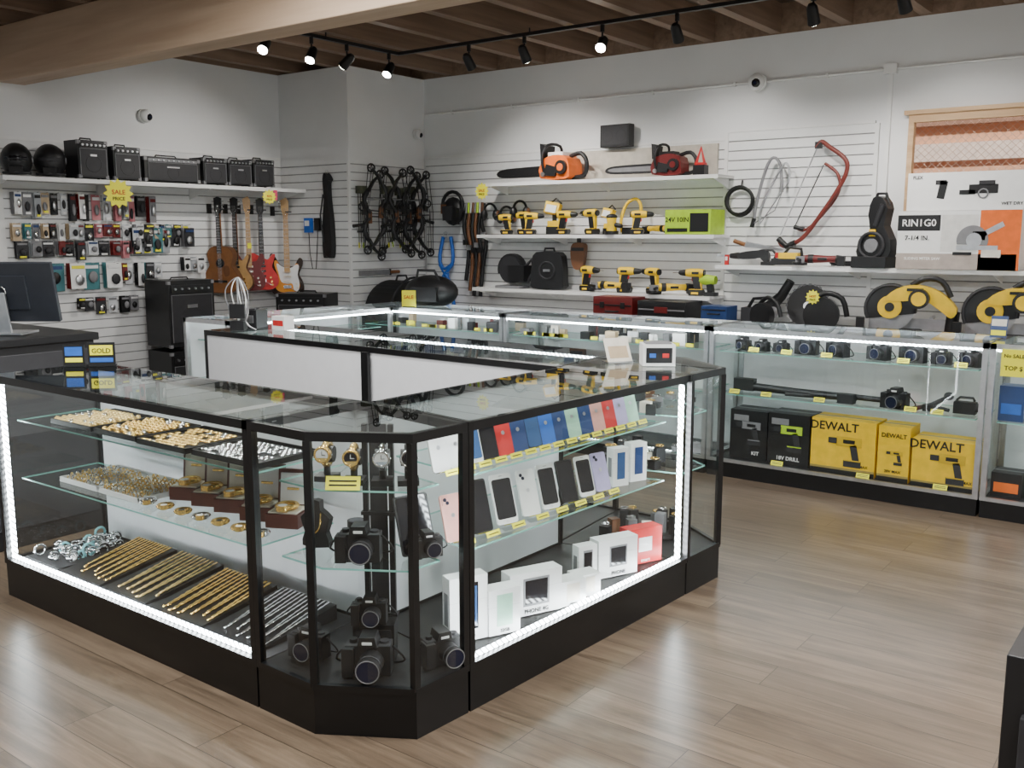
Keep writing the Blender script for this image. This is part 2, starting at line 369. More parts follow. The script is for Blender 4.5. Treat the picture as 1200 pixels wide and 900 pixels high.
# ---------------------------------------------------------------- amps etc.
def amp(y,w,h,d=.2,z=zL+.002,x=-7.48,rz=90,knobs=6,grey=DGR,name='guitar_amplifier',pos=None):
    b=B(name)
    b.box((0,0,h/2+.008),(w,d,h-.012),BLK)
    b.box((0,-d/2-.003,h*.44),(w*.88,.008,h*.70),grey)
    b.box((0,-d/2-.004,h*.88),(w*.88,.008,h*.11),GRY if knobs>6 else BLK)
    for i in range(knobs):
        x_=-w*.36+w*.72*i/(knobs-1); b.cyl((x_,-d/2-.006,h*.88),(x_,-d/2-.022,h*.88),min(.009,h*.03),SIL,n=8)
    b.tube([(-w*.2,0,h),(-w*.17,0,h+.022),(w*.17,0,h+.022),(w*.2,0,h)],.007,BLK)
    for sx in (-1,1):
        for sz in (0,1):
            b.box((sx*(w/2-.012),-d/2+.01,.02+sz*(h-.036)),(.028,.026,.028),GRY)
        b.cyl((sx*w*.38,0,0),(sx*w*.38,0,.012),.012,BLK)
    for sx in (-1,1): b.box((sx*w*.44,-d/2-.006,h*.44),(.003,.008,h*.70),GRY)
    b.box((0,-d/2-.006,h*.79),(w*.88,.008,.003),GRY)
    b.box((0,-d/2-.010,h*.62),(w*.22,.004,h*.05),SIL)
    b.ring((0,-d/2-.006,h*.40),min(w,h)*.26,.003,BLK,'y',20,4)
    return b.done(pos if pos else (x,y,z),rz)
amp(4.28,.25,.30); amp(4.575,.24,.27,knobs=5); amp(5.0,.54,.21,knobs=9); amp(5.43,.25,.235); amp(5.70,.26,.235); amp(5.97,.24,.25)
amp(5.03,.46,.60,.34,z=0,x=-7.42); amp(5.03,.46,.58,.34,z=.63,x=-7.42)
amp(0,.5,.52,.3,pos=(-7.1,6.20,0),rz=25); amp(0,.5,.50,.3,pos=(-7.1,6.20,.55),rz=25)
def helmet(y,r,tint):
    b=B('motorcycle_helmet')
    b.ell((0,0,r*.95),(r*.86,r,r),BLK,18,zmin=-.8)
    b.ell((0,-r*.12,r*1.0),(r*.80,r*.93,r*.42),tint,16)
    b.box((0,-r*.82,r*.42),(r*.7,r*.34,r*.34),BLK,R=(15,0,0))
    b.tube([(-r*.72,-r*.3,r*.2),(0,-r*.95,r*.22),(r*.72,-r*.3,r*.2)],r*.09,DGR)
    b.ring((-r*.84,0,r),r*.16,.006,GRY,'x',12,5)
    b.ring((r*.84,0,r),r*.16,.006,GRY,'x',12,5)
    return b.done((-7.52,y,zL+.002),60,bev=0)
helmet(3.74,.13,SCR); helmet(4.0,.135,DGR)
GB=smooth([(0,0),(.09,.005),(.145,.04),(.16,.10),(.14,.17),(.115,.215),(.125,.26),(.15,.31),(.152,.36),(.125,.385),(.10,.36),(.075,.31),(.03,.30),(-.03,.30),(-.07,.32),(-.10,.37),(-.13,.42),(-.16,.42),(-.165,.36),(-.14,.28),(-.12,.22),(-.14,.17),(-.165,.11),(-.15,.045),(-.09,.005)],3)
AB=smooth([(0,0),(.12,.01),(.19,.07),(.195,.15),(.15,.23),(.12,.28),(.135,.34),(.14,.40),(.09,.46),(0,.47),(-.09,.46),(-.14,.40),(-.135,.34),(-.12,.28),(-.15,.23),(-.195,.15),(-.19,.07),(-.12,.01)],3)
LP=smooth([(0,0),(.10,.005),(.165,.06),(.165,.14),(.12,.21),(.105,.25),(.125,.31),(.14,.37),(.11,.37),(.07,.32),(.03,.33),(-.03,.36),(-.09,.39),(-.13,.36),(-.13,.31),(-.105,.25),(-.12,.21),(-.165,.14),(-.165,.06),(-.10,.005)],3)
def guitar(y,kind,body,guard,neck,ztop=1.97,rz=70,tilt=0,L=.98,x=-7.60,inner=None,rim=None,scale=1):
    b=B('acoustic_guitar' if kind=='a' else 'electric_guitar')
    out={'s':GB,'a':AB,'l':LP}[kind]; th=.09 if kind=='a' else .042
    b.prism(out,0,th,rim or body)
    b.prism([(p[0]*.97,p[1]*.97+.006) for p in out],-.002,0,body)
    if inner: b.prism([(p[0]*.74,p[1]*.74+.045) for p in out],-.0035,-.002,inner)
    zb={'s':.30,'a':.46,'l':.33}[kind]; zn=L-.19
    b.prism([(-.028,zb-.06),(.028,zb-.06),(.021,zn),(-.021,zn)],-.012,.012,neck)
    b.prism([(-.026,zb-.06),(.026,zb-.06),(.020,zn),(-.020,zn)],-.016,-.012,neck if kind=='s' else BLK)
    hs=[(-.021,zn),(.021,zn),(.03,zn+.03),(.034,zn+.14),(.01,zn+.18),(-.045,zn+.15),(-.035,zn+.05)] if kind=='s' else [(-.021,zn),(.021,zn),(.036,zn+.03),(.04,zn+.15),(0,zn+.165),(-.04,zn+.15),(-.036,zn+.03)]
    b.prism(hs,-.008,.008,neck if kind=='s' else BLK)
    for i in range(6):
        if kind=='s': z=zn+.04+.02*i; b.cyl((-.035,0,z),(-.062,0,z),.006,CHR,n=6)
        else:
            sx=-1 if i<3 else 1; z=zn+.05+.035*(i%3); b.cyl((sx*.03,0,z),(sx*.062,0,z),.007,CHR,n=6)
    for i in range(14):
        z=zb-.05+(zn-zb+.05)*i/14
        b.box((0,-.0165,z),(.046,.002,.002),SIL)
    if kind=='a':
        b.ring((0,-.003,.30),.048,.004,BRN,'y',20,5); b.prism([(.044*math.cos(D(a)),.30+.044*math.sin(D(a))) for a in range(0,360,20)],-.004,-.001,SCR)
        b.box((0,-.006,.12),(.14,.012,.022),BLK)
        if guard: b.prism(smooth([(.03,.26),(.09,.27),(.10,.19),(.05,.17)],3),-.004,-.001,guard)
    else:
        if guard:
            b.prism(smooth([(-.10,.33),(-.045,.30),(.03,.285),(.09,.32),(.115,.30),(.10,.22),(.115,.13),(.10,.06),(.06,.07),(.045,.13),(.0,.13),(-.06,.15),(-.085,.24)],3),-.006,-.002,guard)
        for k,z in enumerate((.15,.20,.25)): b.box((0,-.010,z),(.075,.010,.020),CREAM if guard else BLK,R=(0,8 if k==0 else 0,0))
        b.box((0,-.008,.10),(.075,.014,.03),CHR)
        for (kx,kz) in ((.085,.13),(.095,.09),(.10,.055)): b.cyl((kx,-.004,kz),(kx,-.018,kz),.010,CREAM if guard else GOLD,n=8)
        b.tube([(.03,-.008,.09),(.06,-.035,.07),(.09,-.035,.05)],.003,CHR,5)
    for i in range(6):
        sx=-.018+.0072*i; b.tube([(sx,-.014,.10),(sx*.85,-.020,zn),(sx,-.010,zn+.08)],.0007,CHR,3)
    o=b.done((x,y,ztop-L*scale),rz,sc=scale)
    h=B('guitar_hanger'); h.tube([(X0+.03,y,ztop-.14*scale),(x+.03,y,ztop-.15*scale),(x+.05,y-.035,ztop-.15*scale)],.006,BLK); h.tube([(x+.03,y,ztop-.15*scale),(x+.05,y+.035,ztop-.15*scale)],.006,BLK); h.box((X0+.028,y,ztop-.14*scale),(.01,.05,.09),BLK); h.done()
    return o
guitar(5.60,'a',WOOD,BRN,WOOD,rz=25,rim=BRN,scale=.93)
guitar(5.78,'l',MAPLE,None,BRN,rz=30,rim=BRN,scale=.92)
guitar(5.93,'s',DRED,DRED,MAPLE,rz=50,scale=.92)
guitar(6.08,'l',RED,None,BRN,rz=60,scale=.92)
guitar(6.34,'s',mk('sunburst_edge',(.03,.012,.006),.2),WHT,MAPLE,rz=45,inner=mk('sunburst_amber',(.75,.30,.04),.2),scale=1.0,x=-7.54)
b=B('padded_gun_case'); b.prism(smooth([(0,.02),(.05,.0),(.07,.12),(.06,.34),(.035,.55),(.03,.70),(.055,.74),(0,.80),(-.03,.74),(-.02,.55),(-.045,.34),(-.055,.12),(-.04,0)],3),-.03,.03,BLK); b.tube([(-.02,-.035,.6),(-.05,-.05,.4),(-.03,-.035,.15)],.008,DGR); b.ring((0,0,.81),.018,.003,SIL,'y',10,4); b.done((-7.02,6.42,1.38),0)
b=B('wall_cable_box'); b.box((0,0,.07),(.09,.04,.14),BLU); b.box((0,-.022,.09),(.06,.006,.05),WHT); b.box((.13,0,.08),(.07,.03,.12),BLK); b.tube([(0,0,0),(.02,-.01,-.2),(.05,-.01,-.35)],.004,BLK); b.tube([(.13,0,.02),(.12,-.01,-.2),(.10,-.01,-.35)],.004,BLK); b.done((-7.32,6.44,1.62))
# bows
CAMO=mk('camo_green',(.05,.055,.03),.6,var=.5,scale=40)
def bow(loc,rz,tilt,s=1,flip=1,quiver=True):
    b=B('compound_bow'); f=flip
    rs=smooth([(0,0,-.24),(-.035*f,0,-.15),(-.02*f,0,-.07),(.012*f,0,-.03),(.012*f,0,.03),(-.02*f,0,.08),(-.035*f,0,.16),(0,0,.24)],3,False)
    b.tube(rs,[.014+.012*abs(math.sin(i*.9)) for i in range(len(rs))],BLK,6)
    b.tube([(p[0]-.032*f,p[1],p[2]) for p in rs[4:-4]],.009,DGR,5)
    for z in (-.15,-.09,.1,.16): b.tube([(-.035*f,0,z),(-.06*f,0,z+.02)],.009,BLK,5)
    b.box((.015*f,0,-.02),(.035,.035,.11),BRN)
    for sg in (-1,1):
        b.tube([(0,-.012,.22*sg),(.06*f,-.012,.32*sg),(.13*f,-.012,.38*sg)],[.016,.013,.010],BLK,5)
        b.tube([(0,.014,.22*sg),(.06*f,.014,.32*sg),(.13*f,.014,.38*sg)],[.016,.013,.010],CAMO,5)
        b.ring((.135*f,0,.385*sg),.036,.009,BLK,'y',14,5); b.cyl((.135*f,-.012,.385*sg),(.135*f,.012,.385*sg),.014,GRY,n=8)
        b.box((.135*f,0,.385*sg),(.07,.008,.012),DGR); b.box((.135*f,0,.385*sg),(.012,.008,.07),DGR)
    b.tube([(.165*f,.003,.385),(.19*f,0,0),(.165*f,.003,-.385)],.004,BLK,4)
    b.tube([(.11*f,-.006,.385),(.15*f,-.006,0),(.14*f,-.006,-.385)],.0035,BLK,4); b.tube([(.13*f,.006,.385),(.155*f,.006,0),(.11*f,.006,-.385)],.0035,BLK,4)
    b.tube([(.0,.0,-.01),(.14*f,0,-.01)],.006,DGR,5); b.ring((-.07*f,-.02,.08),.035,.007,BLK,'y',12,5); b.tube([(0,0,.08),(-.04*f,-.02,.08)],.008,BLK,5); b.box((-.05*f,-.02,.03),(.04,.03,.05),BLK)
    b.tube([(-.02*f,0,-.08),(-.16*f,0,-.1)],[.010,.018],BLK,6)
    if quiver:
        b.box((-.05*f,.03,.24),(.10,.05,.07),CAMO); b.box((-.06*f,.03,-.15),(.08,.02,.02),BLK)
        for i in range(4): b.tube([((-.085+.022*i)*f,.03,-.30),((-.085+.022*i)*f,.03,.25)],.0045,BLK if i%2 else CAMO,4); b.box(((-.085+.022*i)*f,.03,-.28),(.014,.003,.05),(YTAG,WHT,GRN,WHT)[i])
    return b.done(loc,rot=(0,tilt,rz),sc=s)
BY=[(6.60,1.78,0,1),(6.74,1.83,4,-1),(6.86,1.79,-6,1),(6.98,1.82,3,-1),(7.09,1.78,-3,1),(7.22,1.83,5,-1),(7.28,1.80,-3,1)]
for i,(y,z,t,fl) in enumerate(BY):
    bow((-6.66+.05*(i%3),y,z),72,t,1.0,fl,i%2==0)
b=B('bow_hooks')
for q in BY: b.cyl((-6.765,q[0],1.93),(-6.58,q[0],1.94),.005,SIL,n=6)
b.done()
b=B('machete'); b.box((0,0,0),(.005,.42,.05),GRY); b.tube([(0,.21,0),(0,.34,.0)],.017,WOOD,8); b.box((0,.215,0),(.02,.012,.06),BLK); b.done((-6.74,6.75,1.235))
b=B('drum_case'); b.prism([(.36*math.cos(D(a)),.30*math.sin(D(a))) for a in range(0,181,10)],-.16,.16,BLK,'yz'); b.ring((.163,0,0),.33,.012,DGR,'x',18,5,0,180); b.tube([(0,-.08,.30),(0,-.06,.345),(0,.06,.345),(0,.08,.30)],.01,DGR); b.box((.17,0,.12),(.02,.05,.05),SIL); b.done((-6.55,6.93,.86))
b=B('storage_cabinet'); b.bb(-6.74,-6.3,6.52,7.4,0,.855,BLK); b.bb(-6.298,-6.29,6.54,6.95,.05,.82,DGR); b.bb(-6.298,-6.29,6.97,7.38,.05,.82,DGR); b.cyl((-6.28,6.9,.3),(-6.28,6.9,.5),.006,SIL); b.cyl((-6.28,7.02,.3),(-6.28,7.02,.5),.006,SIL); b.done()
PAL=[BLK,DGR,GRY,WHT,DRED,NAVY,mk('pack_clear',(.35,.37,.39),.3),mk('pack_white',(.60,.62,.64),.35),BLK,DGR,MATS['pack_clear'],mk('pack_pink',(.45,.16,.18),.5),mk('pack_teal',(.06,.2,.22),.5),MATS['pack_white'],TAN,GRY]
b=B('accessory_packages')
def packrow(y0,y1,ztop,hmin,hmax,wmin,wmax,dens=1.):
    y=y0
    while y<y1:
        w=random.uniform(wmin,wmax); h=random.uniform(hmin,hmax)
        if random.random()<dens:
            m=random.choice(PAL); x0=X0+.05
            b.cyl((X0+.02,y+w/2,ztop-.01),(X0+.14,y+w/2,ztop+.002),.0025,SIL,n=5)
            for k in range(random.choice((1,2,3))):
                xx=x0+.03*k
                b.box((xx,y+w/2,ztop-h/2),(.004,w*.92,h),m if k<2 else random.choice(PAL),R=(0,random.uniform(-3,3),random.uniform(-6,6)))
                b.ell((xx+.014,y+w/2+random.uniform(-.01,.01),ztop-h*random.uniform(.5,.7)),(.012,w*.28,h*.22),random.choice((BLK,GRY,SIL,DGR,CHR)),8)
            b.box((xx+.006,y+w/2,ztop-h*.16),(.004,w*.75,h*.12),random.choice((DRED,YTAG,WHT,NAVY,WHT,GRY,BLK)))
            if random.random()<.4: b.box((xx+.008,y+w/2,ztop-h*.9),(.004,w*.5,h*.10),random.choice((WHT,YTAG,WHT)))
        y+=w+random.uniform(.0,.02)
packrow(3.76,5.0,1.93,.16,.23,.05,.085)
packrow(3.74,5.3,1.69,.10,.15,.05,.10)
packrow(3.76,4.9,1.55,.11,.17,.06,.12)
packrow(4.75,5.35,1.66,.16,.26,.08,.12)
packrow(4.0,4.5,1.37,.20,.28,.10,.16)
packrow(4.55,5.0,1.36,.12,.20,.05,.09,.8)
packrow(4.1,4.85,1.08,.08,.16,.06,.12,.7)
packrow(5.25,5.45,1.40,.12,.15,.06,.09,.8)
b.done()
def star(loc,rz,s,body='SALE'):
    b=B('sale_star_sign')
    pts=[]
    for i in range(24):
        r=s*(1 if i%2==0 else .74); a=D(15*i); pts.append((r*math.cos(a),r*math.sin(a)))
    b.prism(pts,-.002,.002,YTAG); o=b.done(loc,rz)
    txt(o,body,(0,-.0035,-s*.05),s*.42,RED); txt(o,'PRICE',(0,-.0035,-s*.45),s*.32,BLK)
    return o
star((-7.33,4.45,1.93),75,.12); star((-7.33,5.98,1.95),70,.07,'40%')
b=B('hang_tag'); b.box((0,0,0),(.004,.05,.09),mk('pink_tag',(.8,.1,.2),.5)); b.done((-7.35,6.07,1.97),10)
b=B('hang_tag'); b.box((0,0,0),(.004,.06,.05),YTAG); b.done((-7.33,5.73,1.5),20)
# ---------------------------------------------------------------- tools
def drill(loc,rz=0,s=1,body=YEL,batt=True,flip=1):
    b=B('cordless_drill'); 
    b.M=Matrix.Scale(flip,4,(1,0,0))
    b.tube([(.11,0,.185),(.09,0,.185),(.0,0,.185),(-.035,0,.185)],[.030,.036,.036,.030],body,12)
    b.cyl((.11,0,.185),(.122,0,.185),.026,BLK); b.tube([(-.035,0,.185),(-.06,0,.185),(-.085,0,.185),(-.10,0,.185)],[.028,.026,.022,.012],BLK,12)
    b.cyl((-.10,0,.185),(-.15,0,.185),.004,CHR,n=6)
    b.prism([(.015,.16),(.075,.16),(.095,.06),(.09,.045),(.045,.045),(.035,.07)],-.019,.019,BLK)
    b.prism([(.075,.165),(.098,.155),(.10,.055),(.088,.055)],-.017,.017,body)
    b.prism([(.012,.15),(.022,.15),(.030,.115),(.014,.12)],-.010,.010,RED)
    b.prism([(-.005,.048),(.11,.048),(.118,.03),(.11,0),(.0,0),(-.012,.03)],-.036,.036,BLK)
    b.prism([(-.002,.052),(.108,.052),(.108,.044),(-.002,.044)],-.034,.034,body)
    b.box((.05,-.037,.02),(.06,.003,.018),body); b.box((.05,-.037,.185),(.06,.004,.02),BLK)
    return b.done(loc,rz,sc=s,bev=.002)
def grinder(loc,rz=0,s=1,body=YEL):
    b=B('angle_grinder')
    b.tube([(-.10,0,.06),(-.06,0,.06),(.04,0,.06),(.10,0,.06),(.15,0,.06)],[.024,.034,.030,.026,.028],body,12)
    b.cyl((-.06,0,.06),(-.02,0,.06),.036,BLK); b.cyl((.15,0,.06),(.19,0,.055),.034,BLK)
    b.box((.19,0,.045),(.055,.07,.08),BLK); b.box((-.12,0,.05),(.07,.06,.06),GRY)
    b.cyl((-.125,0,.028),(-.125,0,.016),.058,DGR,n=20); b.prism([(.062*math.cos(D(a))-.125,.062*math.sin(D(a))) for a in range(60,300,15)],.022,.034,BLK,'xy')
    b.cyl((-.12,-.03,.05),(-.12,-.12,.06),.013,BLK)
    b.box((.05,-.03,.06),(.07,.006,.02),BLK)
    return b.done(loc,rz,sc=s,bev=.002)
def recipsaw(loc,rz=0,s=1,body=YEL,name='reciprocating_saw'):
    b=B(name)
    b.prism(smooth([(-.10,.10),(-.02,.12),(.08,.13),(.13,.14),(.17,.10),(.17,.04),(.13,.03),(.10,.06),(.04,.055),(-.05,.05),(-.10,.06)],2),-.03,.03,body)
    b.tube([(-.10,0,.08),(-.15,0,.078),(-.18,0,.078)],[.032,.026,.022],BLK,10); b.box((-.25,0,.078),(.12,.002,.018),SIL)
    b.tube([(.13,0,.13),(.20,0,.13),(.235,0,.09),(.20,0,.03),(.13,0,.035)],.013,BLK,6); b.box((.16,0,.015),(.11,.06,.03),BLK)
    return b.done(loc,rz,sc=s,bev=.002)
def blower(loc,rz=0,s=1):
    b=B('cordless_work_light')
    b.box((0,0,.03),(.11,.09,.06),BLK); b.box((0,0,.08),(.09,.08,.05),YEL); b.tube([(0,0,.10),(0,.0,.16)],.02,BLK,8); b.box((-.01,-.01,.20),(.12,.06,.09),YEL,R=(-15,10,0)); b.box((-.012,-.044,.20),(.09,.01,.06),WHT,R=(-15,10,0)); b.tube([(-.05,.02,.24),(0,.03,.28),(.05,.02,.24)],.008,BLK)
    return b.done(loc,rz,sc=s,bev=.002)
z2=SZ2+.003; z3=SZ3+.003; z1=SZ1+.003; zl=SZL+.003
yS=7.33
drill((-5.62,yS,z2),15,.85); drill((-5.42,yS+.02,z2),-10,.95); drill((-5.24,yS,z2),20,.9,flip=-1)
blower((-5.02,yS,z2),10,1.15); drill((-4.86,yS-.02,z2),5,.95,flip=-1); drill((-4.66,yS,z2),-15,1.0); blower((-4.46,yS+.04,z2),-10,.9)
b=B('orbital_sander'); b.cyl((0,0,.0),(0,0,.03),.06,BLK,n=18); b.tube([(0,0,.03),(0,0,.10),(0,0,.15)],[.045,.04,.045],YEL,14); b.ell((0,0,.15),(.05,.05,.025),BLK,12); b.tube([(.03,0,.08),(.10,0,.07)],.02,BLK,8); b.done((-4.37,yS-.08,z2))
drill((-4.08,yS-.05,z2),25,.9,flip=-1); grinder((-4.0,yS+.10,z2),170,.8)
b=B('ring_light'); b.tube(smooth([(-.09,0,.02),(-.10,0,.12),(-.05,0,.26),(.04,0,.30),(.08,0,.22),(.05,0,.08)],4,False),.014,YEL,7); b.box((0,0,.03),(.15,.09,.06),BLK); b.done((-4.25,yS+.06,z2),10)
def prodbox(name,x0,x1,y0,y1,z0,z1,mat,panels=(),texts=(),rz=0,bev=.001):
    cx,cy=(x0+x1)/2,(y0+y1)/2; w,d,h=x1-x0,y1-y0,z1-z0
    b=B(name); b.box((0,0,h/2),(w,d,h),mat)
    b.box((0,0,h+.0006),(w*.985,.018,.0012),GRY if mat is not WHT else CREAM)
    for (a,c,e,g,m) in panels: b.box((-w/2+w*(a+c)/2,-d/2-.0006,h*(e+g)/2),(w*(c-a),.0016,h*(g-e)),m)
    o=b.done((cx,cy,z0),rz)
    for (s,tx,tz,sz,m) in texts: txt(o,s,(-w/2+w*tx,-d/2-.0022,h*tz),sz,m)
    return o
prodbox('power_tool_box',-3.84,-3.43,7.22,7.48,z2,z2+.20,GRN,[(.55,.95,.1,.85,BLK),(.05,.5,.1,.25,BLK)],[('24V 10IN',.27,.5,.055,BLK)])
def chainsaw(loc,rz,body,s=1,flip=1,top=WHT):
    b=B('chainsaw'); b.M=Matrix.Scale(flip,4,(1,0,0))
    bar_=smooth([(-.02,.05),(-.30,.045),(-.50,.05),(-.56,.075),(-.50,.105),(-.30,.115),(-.02,.115)],3)
    b.prism(bar_,-.004,.004,BLK); b.tube([(p[0],0,p[1]) for p in bar_],.007,BLK,4,True); b.prism([(p[0]*.93-.01,(p[1]-.08)*.6+.08) for p in bar_],-.006,.006,GRY if body is DRED else BLK)
    b.prism(smooth([(-.02,.02),(.24,.01),(.27,.06),(.25,.17),(.16,.20),(.06,.19),(-.01,.15)],2),-.09,.09,body)
    b.prism([(.02,.04),(.14,.03),(.16,.10),(.05,.13)],-.105,-.09,BLK)
    b.box((.11,0,.20),(.15,.12,.05),top); b.cyl((.20,-.09,.10),(.20,-.115,.10),.055,BLK,n=16); b.cyl((.20,-.115,.10),(.20,-.12,.10),.03,body,n=12)
    b.tube(smooth([(.03,-.10,.06),(.02,-.12,.18),(.05,-.08,.28),(.07,.06,.28),(.05,.11,.18),(.04,.10,.06)],3,False),.012,BLK,7)
    b.prism([(-.03,.16),(.0,.17),(.01,.28),(-.04,.30)],-.07,.07,BLK)
    b.tube(smooth([(.22,0,.19),(.32,0,.21),(.38,0,.14),(.36,0,.04),(.24,0,.02)],3,False),.018,BLK,7)
    b.cyl((.02,-.09,.05),(.02,-.115,.05),.02,SIL,n=10)
    return b.done(loc,rz,sc=s)
chainsaw((-5.08,7.32,z1),-3,ORG,1.1)
chainsaw((-3.98,7.34,z1),2,DRED,.9,top=BLK)
b=B('tool_battery'); b.box((0,0,.04),(.1,.08,.08),BLK); b.box((0,0,.09),(.08,.06,.02),RED); b.tube([(-.04,0,.1),(0,0,.22),(.03,0,.1)],.012,RED); b.done((-3.58,7.32,z1))
b=B('wall_speaker'); b.box((0,0,0),(.30,.08,.19),BLK); b.box((0,-.042,0),(.27,.006,.16),DGR); b.box((0,.045,0),(.06,.06,.06),BLK); b.ring((-.07,-.044,0),.05,.003,BLK,'y',16,4); b.ring((.07,-.044,0),.05,.003,BLK,'y',16,4); b.done((-4.45,7.45,2.45),-3,bev=.006)
b=B('demolition_saw'); b.prism([(.13*math.cos(D(a)),.15+.13*math.sin(D(a))) for a in range(-30,210,15)],-.03,.03,BLK); b.cyl((0,-.035,.15),(0,.035,.15),.11,DGR,n=24); b.box((.08,0,.12),(.16,.12,.13),BLK); b.tube([(.14,0,.18),(.20,0,.24),(.22,0,.14),(.16,0,.06)],.014,DGR); b.box((0,0,.01),(.25,.14,.02),GRY); b.done((-5.50,yS,z3),0,sc=1.15)
b=B('tool_carry_case'); b.prism(smooth([(-.13,0),(.13,0),(.15,.06),(.14,.22),(.10,.30),(-.10,.30),(-.14,.22),(-.15,.06)],2),-.05,.05,BLK); b.tube([(-.05,0,.29),(-.04,0,.33),(.04,0,.33),(.05,0,.29)],.01,DGR); b.ring((0,-.052,.15),.07,.008,DGR,'y',18,5); b.box((0,-.055,.15),(.06,.01,.02),SIL); b.done((-5.06,yS-.02,z3+.01),8,sc=1.1)
b=B('leather_holster'); b.prism(smooth([(-.04,0),(.04,0),(.07,.14),(.06,.22),(-.05,.22),(-.07,.12)],3),-.03,.03,BRN); b.box((0,-.032,.17),(.12,.01,.03),BLK); b.cyl((0,.0,.2),(0,.0,.27),.02,BLK); b.tube([(0,.03,.22),(0,.12,.25)],.004,SIL,5); b.done((-4.80,7.40,1.30),10)
for i,x in enumerate((-4.62,-4.43,-4.22,-4.02,-3.84,-3.64)):
    if i in (1,4): grinder((x,yS-.03,z3),(30,0,0,0,40,0)[i],1.0)
    else: drill((x,yS-.02*(i%2),z3),(-12,30,8,-20,40,10)[i],1.0,flip=(1 if i%2 else -1))
b=B('impact_wrench'); b.tube([(-.08,0,.12),(0,0,.13),(.08,0,.13)],[.02,.045,.035],GRN,10); b.prism([(.0,.11),(.05,.11),(.07,0),(.02,0)],-.02,.02,BLK); b.box((.04,0,.015),(.1,.07,.03),BLK); b.done((-3.50,yS,z3),0)
b=B('tool_belt'); b.ell((0,0,0),(.13,.07,.14),BLK,12); b.box((0,-.07,-.02),(.12,.05,.14),DGR,R=(5,0,8)); b.ring((0,-.01,.06),.13,.018,BLK,'y',16,6); b.box((.08,-.06,-.05),(.06,.05,.16),BLK); b.box((-.06,-.075,.02),(.05,.03,.09),BRN); b.done((-6.30,7.42,1.83))
for (xx,zz) in ((-5.86,1.82),(-5.66,1.79),(-5.50,1.84)):
    b=B('ear_muffs'); b.ring((0,0,0),.075,.012,BLK,'y',14,6,0,180)
    for sx in(-1,1): b.ell((sx*.075,0,-.03),(.035,.04,.055),BLK,10); b.ell((sx*.10,0,-.03),(.012,.03,.042),BRN if sx>0 else GRY,10)
    b.done((xx,7.45,zz))
b=B('hanging_work_belts')
for i,(dx,m,L) in enumerate(((0,BLK,.75),(.05,BRN,.85),(.10,BLK,.9),(.14,BRN,.8),(.18,BLK,.9),(.22,BLK,.6))):
    b.tube(smooth([(dx,0,0),(dx-.02,-.03,-L*.3),(dx+.02,-.01,-L*.6),(dx-.01,-.02,-L)],4,False),.019,m,6)
    b.box((dx,-.03,-L*.5),(.05,.03,.05),SIL if i%2 else m); 
for i in range(8): b.cyl((.01+.028*i,-.02,.01),(.01+.028*i,-.03,-.09),.014,(GRY,GRN,SIL,BRN)[i%4],n=8)
b.done((-6.15,7.46,1.90))
b=B('safety_harness')
for pts in ([(-.05,0,0),(-.08,-.02,-.25),(.05,-.03,-.45),(.10,-.01,-.72)],[(.05,0,0),(.09,-.02,-.25),(-.04,-.03,-.42),(-.10,-.01,-.70)],[(-.12,0,-.68),(0,-.03,-.74),(.12,0,-.70)],[(-.08,-.02,-.28),(0,-.03,-.32),(.09,-.02,-.27)],[(0,0,-.3),(.02,-.03,-.5),(-.02,-.02,-.7)]):
    b.tube(smooth(pts,4,False),.020,BLU,5)
b.box((0,-.03,-.33),(.06,.02,.06),SIL); b.ring((0,-.02,.02),.03,.004,SIL,'y',10,4); b.done((-6.42,7.46,1.58))
star((-5.72,7.15,2.0),0,.08)
b=B('red_tool_case'); b.box((0,0,.10),(.38,.30,.20),DRED); b.box((0,-.152,.13),(.36,.006,.012),BLK); b.box((-.1,-.155,.13),(.04,.012,.05),BLK); b.box((.1,-.155,.13),(.04,.012,.05),BLK); b.tube([(-.06,-.155,.08),(-.05,-.185,.08),(.05,-.185,.08),(.06,-.155,.08)],.008,BLK); b.done((-4.20,7.15,.884),bev=.01)
b=B('black_tool_case'); b.box((0,0,.09),(.44,.30,.18),BLK); b.box((0,-.152,.11),(.42,.006,.012),GRY); b.box((.0,-.155,.11),(.12,.012,.05),DRED); b.tube([(-.06,-.155,.05),(-.05,-.185,.05),(.05,-.185,.05),(.06,-.155,.05)],.008,DGR); b.done((-3.74,7.15,.884),bev=.01)
b=B('coiled_cable'); 
for i in range(5): b.ring((.006*(i%3-1),-.008*i,.004*i),.10+.004*(i%2),.009,BLK,'y',24,5)
b.tube([(0,0,.10),(0,.02,.16)],.006,BLK); b.done((-3.30,7.49,1.86),sc=1.1)
b=B('hacksaw'); b.tube(smooth([(-.11,0,-.24),(-.10,0,-.1),(-.03,0,.18),(.03,0,.27),(.09,0,.20),(.11,0,.0)],4,False),.012,GRY,6); b.tube([(-.11,0,-.24),(.06,-.005,-.14),(.11,0,0)],.004,GRY,4); b.tube([(-.13,0,-.27),(-.11,0,-.2)],.018,BLK,7); b.done((-3.05,7.45,1.93))
b=B('hacksaw'); b.tube(smooth([(-.13,0,-.22),(-.12,0,-.08),(.02,0,.20),(.07,0,.25),(.10,0,.18),(.09,0,.10)],4,False),.009,SIL,6); b.tube([(-.13,0,-.22),(.09,0,.10)],.004,GRY,4); b.done((-2.98,7.44,1.90))
SRED=mk('saw_red',(.16,.025,.018),.4)
b=B('bow_saw'); fr_=smooth([(-.27,0,-.36),(-.22,0,-.42),(-.08,0,-.36),(.06,0,-.18),(.20,0,.04),(.245,0,.16),(.22,0,.24),(.10,0,.33),(.04,0,.37),(0,0,.33)],4,False)
